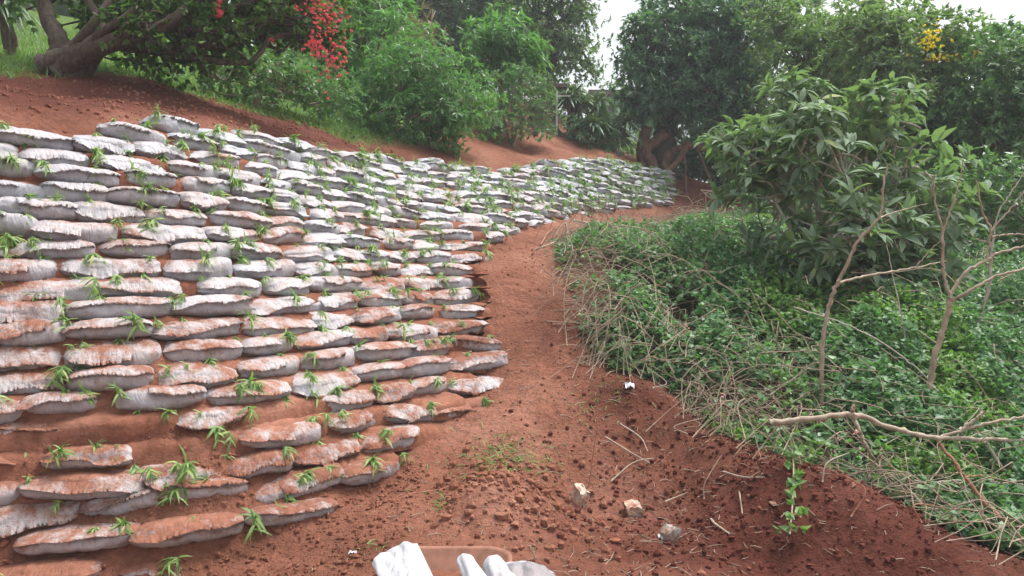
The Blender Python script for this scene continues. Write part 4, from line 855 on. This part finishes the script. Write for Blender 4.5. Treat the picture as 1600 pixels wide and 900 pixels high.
# dry grass straw along the edges
st_ = MB(); xx = gu.uniform(.6, 6.5, 14000); yy = gu.uniform(3.6, 12, 14000); dd = poly_dist(xx, yy, bush_poly); okk = (dd > -.12) & (gu.random(14000) < np.exp(-np.abs(dd) / .5) * .55 + .05); xx, yy, dd = xx[okk], yy[okk], dd[okk]
zz = ground_z(xx, yy) + gu.uniform(0, 1, len(xx)) * mound_h(xx, yy, np.clip(dd, 0, 5)); leaves(st_, np.stack([xx, yy, zz], -1), norm(gu.normal(0, 1, (len(xx), 3)) * (1, 1, .45)), rnd_dir(len(xx), gu), gu.uniform(.08, .28, len(xx)), .006, 'blade')
tag(st_.build('dry_straw', M['straw']), 'dead straw and grass litter in the undergrowth', 'straw', None, 'stuff')
# small pink flowers
fl = MB()
for a, b_, Y in [(1336, 722, 4.7), (1160, 395, 8.0), (1075, 550, 6.8), (1245, 590, 6.3), (1215, 580, 6.5), (1130, 660, 5.8), (1480, 560, 6.6)]:
    q = P(a, b_, Y); q[2] = max(q[2], GZ(q[0], q[1]) + .3); sprigs(fl, q[None] + gu.normal(0, .012, (3, 3)), norm(gu.normal(0, .3, (3, 3)) + (0, -.3, 1)), 7, .018, .7, 'heart', (.5, 1.3), 0, 0, gu)
tag(fl.build('pink_flowers', M['pink_fl']), 'tiny pink flower heads dotted through the creepers', 'flowers', None, 'stuff')

# a leafy vine hanging on the bank
o = empty('hanging_vine', tuple(P(1238, 800, 4.6))); tag(o, 'light green vine trailing down the bare red bank', 'vine')
mb = MB(); pv = smooth_path([P(1236, 690, 4.9), P(1240, 730, 4.72), P(1238, 790, 4.45), P(1234, 835, 4.25)], 16); pv[:, 2] = np.maximum(pv[:, 2], ground_z(pv[:, 0], pv[:, 1]) + .06); tube(mb, pv, np.full(16, .006), 5); mb.build('stem', M['bare'], o)
mb = MB(); t_ = pv[gu.integers(1, 15, 34)] + gu.normal(0, .045, (34, 3)) * (1, .6, 1) + (0, 0, .02); sprigs(mb, t_, norm(gu.normal(0, .5, (34, 3)) + (0, -.6, .5)), 4, .05, .8, 'heart', (.6, 1.4), .2, .03, gu); mb.build('leaves', M['creeper_lime'], o)

# ------------------------------------------------------------------ lawn blades
gl_ = np.random.default_rng(91); NB = 60000
x = gl_.uniform(-9, 3.5, NB); y = gl_.uniform(6.8, 24, NB); dd = np.maximum(poly_dist(x, y, lawn_poly), poly_dist(x, y, lawn2)) + .5 * fbm(x * 1.2, y * 1.2, 14)
ok = (dd > 0) & (gl_.random(NB) < np.clip((9 / y) ** 1.5, .15, 1)); x, y = x[ok], y[ok]
mb = MB(); n_ = len(x); leaves(mb, np.stack([x, y, ground_z(x, y)], -1), norm(gl_.normal(0, .5, (n_, 3)) + (0, 0, 1)), rnd_dir(n_, gl_), gl_.uniform(.05, .13, n_), .012, 'blade')
tag(mb.build('lawn_grass', M['grass']), 'short green grass on the upper lawn and bank', 'grass', None, 'stuff')

# ------------------------------------------------------------------ soil clods
gc = np.random.default_rng(101)
ico_v, ico_f = None, None
import bmesh
bmx = bmesh.new(); bmesh.ops.create_icosphere(bmx, subdivisions=1, radius=1); bmx.verts.ensure_lookup_table()
ico_v = np.array([v.co[:] for v in bmx.verts]); ico_f = np.array([[v.index for v in f.verts] for f in bmx.faces]); bmx.free()
def clods(name, region, n_, smin, smax, mat, lab):
    x, y = region(n_); z = ground_z(x, y); s_ = smin * (smax / smin) ** (gc.random(len(x)) ** 2.5); mb = MB()
    V = ico_v[None] * (1 + gc.normal(0, .18, (len(x), len(ico_v), 1))) * s_[:, None, None] * gc.uniform(.6, 1.2, (len(x), 1, 3)) + np.stack([x, y, z + s_ * .25], -1)[:, None]
    f_ = (ico_f[None] + (np.arange(len(x)) * len(ico_v))[:, None, None]).reshape(-1, 3); mb.add(V.reshape(-1, 3), f_)
    tag(mb.build(name, M[mat], None, False), lab, 'soil', None, 'stuff')
def reg_path(n_):
    x = gc.normal(.2, 1.5, n_ * 3); y = gc.uniform(3.3, 9.5, n_ * 3); ok = (poly_dist(x, y, bush_poly) < .15) & (poly_dist(x, y, wall_poly) < .1); return x[ok][:n_], y[ok][:n_]
def reg_mound(n_):
    p1 = P(805, 765, 4.75); return gc.normal(p1[0], .30, n_), gc.normal(p1[1], .28, n_)
clods('mound_clods', reg_mound, 800, .006, .04, 'clod', 'crumbly clods heaped on the soil mound in the path')
def reg_dark(n_):
    x = gc.normal(1.75, .8, n_ * 3); y = gc.normal(4.9, .7, n_ * 3); ok = (poly_dist(x, y, bush_poly) < .12) & (y > 3.2); return x[ok][:n_], y[ok][:n_]
def reg_wall(n_):
    i = gc.integers(40, 560, n_); t = gc.uniform(0, 1, n_)[:, None]; p_ = FF[i] * (1 - t) + TT[i] * t; return p_[:, 0], p_[:, 1]
clods('soil_crumbs', reg_path, 1800, .004, .018, 'clod', 'loose red soil crumbs along the path')
def reg_up(n_):
    i = gc.integers(60, 330, n_ * 2); o_ = TT[i] - FF[i]; o_ /= np.hypot(o_[:, 0], o_[:, 1])[:, None]; k = gc.uniform(.1, 2.6, n_ * 2)[:, None]; p_ = TT[i] + o_ * k; ok = (poly_dist(p_[:, 0], p_[:, 1], lawn_poly) < .3); return p_[ok, 0][:n_], p_[ok, 1][:n_]
clods('bank_crumbs', reg_up, 3500, .004, .028, 'clod', 'scattered crumbs on the bare bank above the sandbags')
def reg_low(n_):
    x = gc.uniform(-3.6, -.6, n_ * 3); y = gc.uniform(3.7, 5.2, n_ * 3); g_ = ground_z(x, y); ok = (g_ < .75); return x[ok][:n_], y[ok][:n_]
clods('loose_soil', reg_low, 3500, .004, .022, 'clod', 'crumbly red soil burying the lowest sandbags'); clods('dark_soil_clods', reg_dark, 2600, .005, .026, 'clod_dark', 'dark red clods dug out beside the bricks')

# ------------------------------------------------------------------ small things on the ground
def brick_mat(name, a, b_):
    m, nt, b, out = new_mat(name); nt.links.new(ramp(nt, pos_noise(nt, 14, 5, .7), [(.42, a), (.56, b_)]).outputs[0], b.inputs['Base Color']); b.inputs['Roughness'].default_value = .9
    bp = N(nt, 'ShaderNodeBump', Strength=.5, Distance=.01); nt.links.new(pos_noise(nt, 50, 4), bp.inputs['Height']); nt.links.new(bp.outputs[0], b.inputs['Normal']); M[name] = m
brick_mat('brick_mortared', (.38, .17, .10), (.46, .38, .31)); brick_mat('brick_grey', (.40, .22, .14), (.33, .29, .26))
def brick(px_, py_, Y, size, rot, mat, lab):
    bm = bmesh.new(); bmesh.ops.create_cube(bm, size=1)
    for v in bm.verts: v.co = Vector((v.co.x * size[0], v.co.y * size[1], v.co.z * size[2]))
    bmesh.ops.subdivide_edges(bm, edges=bm.edges[:], cuts=4, use_grid_fill=True)
    for v in bm.verts: v.co += Vector(rng.normal(0, .004, 3)) + Vector((.012 * math.sin(v.co.z * 40 + px_), .012 * math.sin(v.co.x * 45 + px_), .014 * math.sin(v.co.y * 38 + px_))); v.co *= 1 - .25 * max(0, (abs(v.co.x) / size[0] + abs(v.co.y) / size[1] + abs(v.co.z) / size[2]) - 1.3) * .6
    me = bpy.data.meshes.new('brick'); bm.to_mesh(me); bm.free(); me.materials.append(M[mat])
    p = P(px_, py_, Y); g_ = GZ(p[0], p[1]); o = link('brick', me); o.location = (p[0], p[1], g_ + size[2] * .22); o.rotation_euler = rot; tag(o, lab, 'brick', 'broken bricks on the soil')
brick(905, 768, 5.05, (.085, .11, .14), (.15, .12, .5), 'brick_mortared', 'broken brick with white mortar face, left of the two at the mound')
brick(988, 768, 5.05, (.10, .12, .11), (.1, -.05, .1), 'brick_mortared', 'squarish orange broken brick, right of the two at the mound')
brick(1047, 832, 4.6, (.06, .09, .13), (.2, .35, .5), 'brick_grey', 'smaller grey and orange brick piece leaning in the hollow')

def stick(pts, r, mat, lab):
    mb = MB(); pp = []
    for (a, b_, Y, h_) in pts:
        p = P(a, b_, Y); pp.append([p[0], p[1], GZ(p[0], p[1]) + h_])
    n_ = len(pts) * 5; tube(mb, smooth_path(pp, n_), np.linspace(r, r * .6, n_), 6, .08); tag(mb.build('stick', M[mat]), lab, 'stick', 'sticks lying on the soil')
stick([(920, 745, 5.2, .02), (925, 690, 5.25, .18), (932, 648, 5.3, .36)], .007, 'bare_red', 'thin stick standing up from the white-faced brick')
stick([(945, 682, 5.6, .06), (985, 695, 5.5, .05), (1015, 710, 5.4, .03)], .007, 'bare', 'pale stick lying straight below the dark soil mound')
stick([(968, 664, 5.7, .06), (1000, 676, 5.6, .05), (1012, 692, 5.5, .02)], .006, 'bare_grey', 'short grey stick highest on the dark soil mound')
stick([(955, 733, 5.3, .02), (990, 718, 5.4, .05), (1025, 716, 5.4, .05)], .007, 'bare', 'bent pale stick just above the orange brick')
stick([(1040, 750, 5.1, .03), (1075, 753, 5.1, .03)], .007, 'bare', 'short thick pale stick right of the orange brick')
stick([(1111, 812, 4.7, .02), (1118, 835, 4.6, .02), (1140, 862, 4.5, .01)], .009, 'bare', 'wavy pale root piece on the dark soil')
stick([(1155, 795, 4.8, .03), (1160, 832, 4.65, .01)], .006, 'bare', 'short upright pale twig right of the wavy root')
stick([(1130, 740, 5.1, .02), (1160, 775, 4.9, .03), (1195, 798, 4.8, .02)], .006, 'bare_grey', 'long thin twig leaning down the red bank')
stick([(836, 395, 8.9, .05), (850, 380, 8.9, .08), (872, 370, 9.2, .10)], .014, 'bare', 'crooked pale stick at the bend of the path')
stick([(845, 372, 9.3, .04), (860, 352, 10.1, .05), (880, 345, 10.6, .04)], .010, 'bare_red', 'reddish twig at the top of the thicket edge')
stick([(895, 341, 11.6, .05), (925, 338, 12.2, .05), (945, 340, 12.3, .05)], .022, 'bare_grey', 'straight whitish pole lying across the path top')
stick([(640, 770, 4.75, .01), (690, 760, 4.8, .015), (720, 745, 4.9, .01)], .004, 'bare_red', 'hair-thin twig lying on the open soil left of the mound')
for k, (a, b_, Y, l) in enumerate([(1100, 770, 5.0, 'dark root stub poking from the soil under the bank bushes'), (1285, 830, 4.55, 'pale root stub in the middle of the red bank'), (1330, 860, 4.3, 'thin dead stem near the bottom of the red bank'), (1075, 700, 5.6, 'forked dead stem below the thicket edge'), (1020, 640, 6.05, 'dry stem across the top of the dark soil mound'), (1440, 860, 4.2, 'grey dead stem on the bank near the right corner')]):
    stick([(a, b_, Y, .02), (a + rng.uniform(-25, 25), b_ - 18, Y + .03, .10), (a + rng.uniform(-50, 50), b_ - 26, Y + .1, .15)], .005, ('bare', 'bare_grey', 'bare_red')[k % 3], l)
# loose litter of tiny twigs and leaf scraps on the bare soil
lt = MB(); x = gc.normal(1.0, 1.1, 1400); y = gc.normal(5.3, 1.2, 1400); ok = (poly_dist(x, y, wall_poly) < 0) & (poly_dist(x, y, bush_poly) < .1) & (y > 3.3); x, y = x[ok], y[ok]; az = gc.uniform(0, 6.28, len(x)); Ls = gc.uniform(.03, .16, len(x)) * gc.uniform(.4, 1, len(x)); zs = ground_z(x, y)
for i in range(len(x)):
    dv = np.array([math.cos(az[i]), math.sin(az[i]), gc.uniform(-.1, .3)]) * Ls[i]; c = np.array([x[i], y[i], zs[i] + .008]); tube(lt, np.array([c - dv / 2, c + gc.normal(0, .006, 3), c + dv / 2]), gc.uniform(.0012, .003), 4)
tag(lt.build('twig_litter', M['twig']), 'scattered tiny twigs and roots on the bare soil', 'twigs', None, 'stuff')
gt = MB()
for (a, b_, Y, n_, r_) in [(800, 705, 5.3, 260, .16), (770, 730, 5.1, 130, .14), (690, 790, 4.65, 14, .06), (700, 805, 4.6, 12, .05), (590, 852, 4.15, 18, .05), (940, 650, 6.0, 80, .15), (820, 690, 5.4, 60, .2), (720, 690, 5.4, 12, .2), (640, 745, 4.9, 12, .15)]:
    p = P(a, b_, Y); xx = gc.normal(p[0], r_, n_); yy = gc.normal(p[1], r_ * .8, n_); ax_ = norm(gc.normal(0, 1, (n_, 3)) * (1, 1, .35)); leaves(gt, np.stack([xx, yy, ground_z(xx, yy) + .008], -1), ax_, norm(gc.normal(0, .3, (n_, 3)) + (0, 0, 1)), gc.uniform(.03, .09, n_), .007, 'blade')
tag(gt.build('cut_grass', M['grass']), 'scattered cut grass clippings on the path', 'grass clippings', None, 'stuff')
# white chip and crumpled foil
def scrap(px_, py_, Y, s_, mat, name, lab, cat, sd):
    g = np.random.default_rng(sd); mb = MB(); u = np.linspace(-1, 1, 9); U, Vv = np.meshgrid(u, u, indexing='ij'); p = P(px_, py_, Y)
    Vt = np.stack([U * s_[0], Vv * s_[1], s_[2] * fbm(U * 2 + sd, Vv * 2, sd, 3) + s_[2]], -1); V2 = Vt.copy(); V2[..., 2] -= .004
    base = np.array([p[0], p[1], GZ(p[0], p[1])]); mb.add(Vt.reshape(-1, 3) + base, grid_faces(9, 9)); mb.add(V2.reshape(-1, 3) + base, grid_faces(9, 9)[:, ::-1]); tag(mb.build(name, M[mat]), lab, cat)
scrap(551, 850, 4.15, (.022, .016, .012), 'white_paint', 'chip', 'small white chip lying on the open soil near the grass clippings', 'chip', 3)
simple_mat('foil', (.4, .41, .45), .35, .6)
scrap(983, 637, 6.05, (.035, .05, .03), 'foil', 'foil_wrapper', 'crumpled silvery wrapper on the dark soil mound', 'wrapper', 4)
scrap(1033, 822, 4.62, (.02, .02, .02), 'white_paint', 'mortar_lump', 'white mortar crumb beside the leaning brick piece', 'mortar', 5)
scrap(1208, 826, 4.6, (.018, .03, .006), 'bark_red', 'dead_leaf', 'fallen brown leaf on the red bank', 'leaf', 6)
scrap(291, 690, 4.62, (.035, .014, .008), 'yel_fl', 'yellow_leaf', 'bright yellow fallen leaf among the lower slips', 'leaf', 7)

# ------------------------------------------------------------------ wheelbarrow with empty sacks, bottom edge
simple_mat('tray_rust', (.26, .12, .08), .85, 0, .25); simple_mat('barrow_steel', (.12, .12, .12), .5, .5); simple_mat('rubber', (.03, .03, .03), .8)
WB = empty('wheelbarrow', (-.17, 2.15, GZ(-.17, 2.15))); tag(WB, 'soil-caked wheelbarrow loaded with empty white sacks', 'wheelbarrow')
def rrect(w, h_, r, n_=6):
    pts = []
    for (cx, cy, a0) in [(w - r, h_ - r, 0), (-w + r, h_ - r, 90), (-w + r, -h_ + r, 180), (w - r, -h_ + r, 270)]:
        for k in range(n_ + 1): a = math.radians(a0 + 90 * k / n_); pts.append((cx + r * math.cos(a), cy + r * math.sin(a)))
    return np.array(pts)
def tray():
    mb = MB(); rings = []
    for (w_, h_, r_, z_) in [(.15, .34, .08, .59), (.185, .385, .08, .705), (.195, .395, .08, .712), (.202, .402, .08, .706), (.192, .390, .08, .695), (.155, .345, .08, .582)]:
        q = rrect(w_, h_, r_); rings.append(np.column_stack([q[:, 0] - .2, q[:, 1] + 2.06, np.full(len(q), z_)]))
    V = np.array(rings); nn = V.shape[1]; mb.add(V.reshape(-1, 3), grid_faces(len(rings), nn, True)); mb.L.append(np.arange(nn)); mb.T.append(np.array([nn])); mb.L.append(np.arange(nn)[::-1] + (len(rings) - 1) * nn); mb.T.append(np.array([nn])); return mb
tray().build('tray', M['tray_rust'], WB)
mb = MB(); u = np.linspace(-1, 1, 30); U, Vv = np.meshgrid(u, u, indexing='ij'); k_ = np.clip(1 - (U ** 8 + Vv ** 8), 0, 1)
mb.add(np.stack([U * .165 - .2, Vv * .365 + 2.06, .635 + .035 * k_ + .02 * fbm(U * 3, Vv * 3, 5) ], -1).reshape(-1, 3), grid_faces(30, 30)); mb.build('soil_load', M['clod'], WB)
mb = MB(); a = np.linspace(0, 2 * math.pi, 25); tube(mb, np.stack([np.full(25, -.2), 2.62 + .16 * np.cos(a), .2 + .16 * np.sin(a)], -1), .04, 8); mb.build('wheel', M['rubber'], WB)
for sx in (-1, 1):
    mb = MB(); tube(mb, smooth_path([(-.2 + sx * .06, 2.62, .2), (-.2 + sx * .12, 2.2, .52), (-.2 + sx * .24, 1.5, .62), (-.2 + sx * .28, 1.05, .68)], 16), .016, 8); mb.build('handle', M['barrow_steel'], WB)
    mb = MB(); tube(mb, [(-.2 + sx * .18, 1.85, .57), (-.2 + sx * .2, 1.75, .03)], .015, 7); mb.build('leg', M['barrow_steel'], WB)

def cloth_tube(name, p0, p1, w0, w1, flat, lab, sd, open_dark=False):
    """a rolled or folded empty sack: flattened tube of cloth with creases, closed round end"""
    g = np.random.default_rng(sd); n1, n2 = 26, 40; t = np.linspace(0, 1, n1); an = np.arange(n2) / n2 * 2 * math.pi
    p0, p1 = np.array(p0, float), np.array(p1, float); ax_ = norm(p1 - p0); sd_ = norm(np.cross(ax_, [0, 0, 1.0])); up_ = np.cross(sd_, ax_)
    mb = MB(); T_, A_ = np.meshgrid(t, an, indexing='ij'); w_ = (w0 + (w1 - w0) * T_) * np.clip((T_ * 9 + .05), 0, 1) ** .5
    cr = 1 + .16 * fbm(A_ * 1.6 + sd, T_ * 3, sd, 4) - .10 * np.abs(np.sin(A_ * 3 + T_ * 5 + sd)) ** 3
    V = p0 + ax_ * (T_ * np.linalg.norm(p1 - p0))[..., None] + sd_ * (np.cos(A_) * w_ * cr)[..., None] + up_ * (np.sin(A_) * w_ * flat * cr)[..., None]
    mb.add(V.reshape(-1, 3), grid_faces(n1, n2, True)); mb.L.append(np.arange(n2)[::-1].copy()); mb.T.append(np.array([n2])); mb.L.append(np.arange(n2) + (n1 - 1) * n2); mb.T.append(np.array([n2]))
    o = mb.build(name, M['sack_clean']); tag(o, lab, 'sack', 'empty white sacks on the wheelbarrow'); return o
cloth_tube('empty_sack', P(722, 868, 2.2), P(775, 960, 1.95), .026, .045, .8, 'rolled white sack, left of the narrow pair in the barrow', 5)
cloth_tube('empty_sack', P(765, 872, 2.2), P(820, 955, 1.95), .030, .05, .8, 'rolled white sack, right of the narrow pair in the barrow', 9)
# folded sheet-like sack, left: a creased wedge
def folded(name, c4, c4b, lab, mat='sack_clean', sd=1):
    mb = MB(); u = np.linspace(0, 1, 24); U, Vv = np.meshgrid(u, u, indexing='ij'); c = [np.array(q) for q in c4]; bulge = np.array(c4b)
    Pm = (c[0] * ((1 - U) * (1 - Vv))[..., None] + c[1] * (U * (1 - Vv))[..., None] + c[2] * (U * Vv)[..., None] + c[3] * ((1 - U) * Vv)[..., None])
    Pm = Pm + bulge * (np.sin(U * math.pi) * .6 + .25 * np.abs(np.sin(U * 7 + Vv * 2)) + .35 * fbm(U * 3 + sd, Vv * 3, sd, 4))[..., None]
    W_ = Pm.copy(); W_ -= bulge * (.9 * np.sin(np.clip(U, 0, 1) * math.pi) * np.sin(np.clip(Vv, 0, 1) * math.pi) + .12)[..., None]
    mb.add(Pm.reshape(-1, 3), grid_faces(24, 24)); mb.add(W_.reshape(-1, 3), grid_faces(24, 24)[:, ::-1])
    k = 24; per = [i * k for i in range(k)] + [(k - 1) * k + j for j in range(1, k)] + [i * k + k - 1 for i in range(k - 2, -1, -1)] + [j for j in range(k - 2, 0, -1)]
    per = np.array(per); nx = np.roll(per, -1); q = np.stack([per, per + k * k, nx + k * k, nx], -1)
    mb.L.append(q.ravel()); mb.T.append(np.full(len(q), 4)); o = mb.build(name, M[mat]); tag(o, lab, 'sack', 'empty white sacks on the wheelbarrow'); return o
folded('empty_sack', [P(581, 882, 2.25), P(604, 862, 2.35), P(652, 850, 2.38), P(620, 960, 1.9)], (0, -.02, .02), 'folded white sack with a square corner, leftmost on the barrow', sd=2)
folded('empty_sack', [P(604, 862, 2.34), P(652, 850, 2.38), P(700, 950, 2.0), P(625, 950, 1.95)], (0, -.03, .03), 'large folded white sack hanging over the left rim of the barrow', sd=3)
M['sack_grey'] = sack_mat('grey_sack_cloth', (.25, .255, .28), -.8)
folded('empty_sack', [P(785, 886, 2.15), P(850, 884, 2.15), P(900, 930, 2.0), P(800, 940, 1.95)], (0, -.02, .025), 'grey open sack, rightmost on the barrow', 'sack_grey', 6)
folded('empty_sack', [P(788, 879, 2.2), P(832, 879, 2.2), P(868, 896, 2.15), P(800, 892, 2.15)], (0, -.005, .008), 'white turned back lip of cloth above the grey open sack', 'sack_clean', 8)
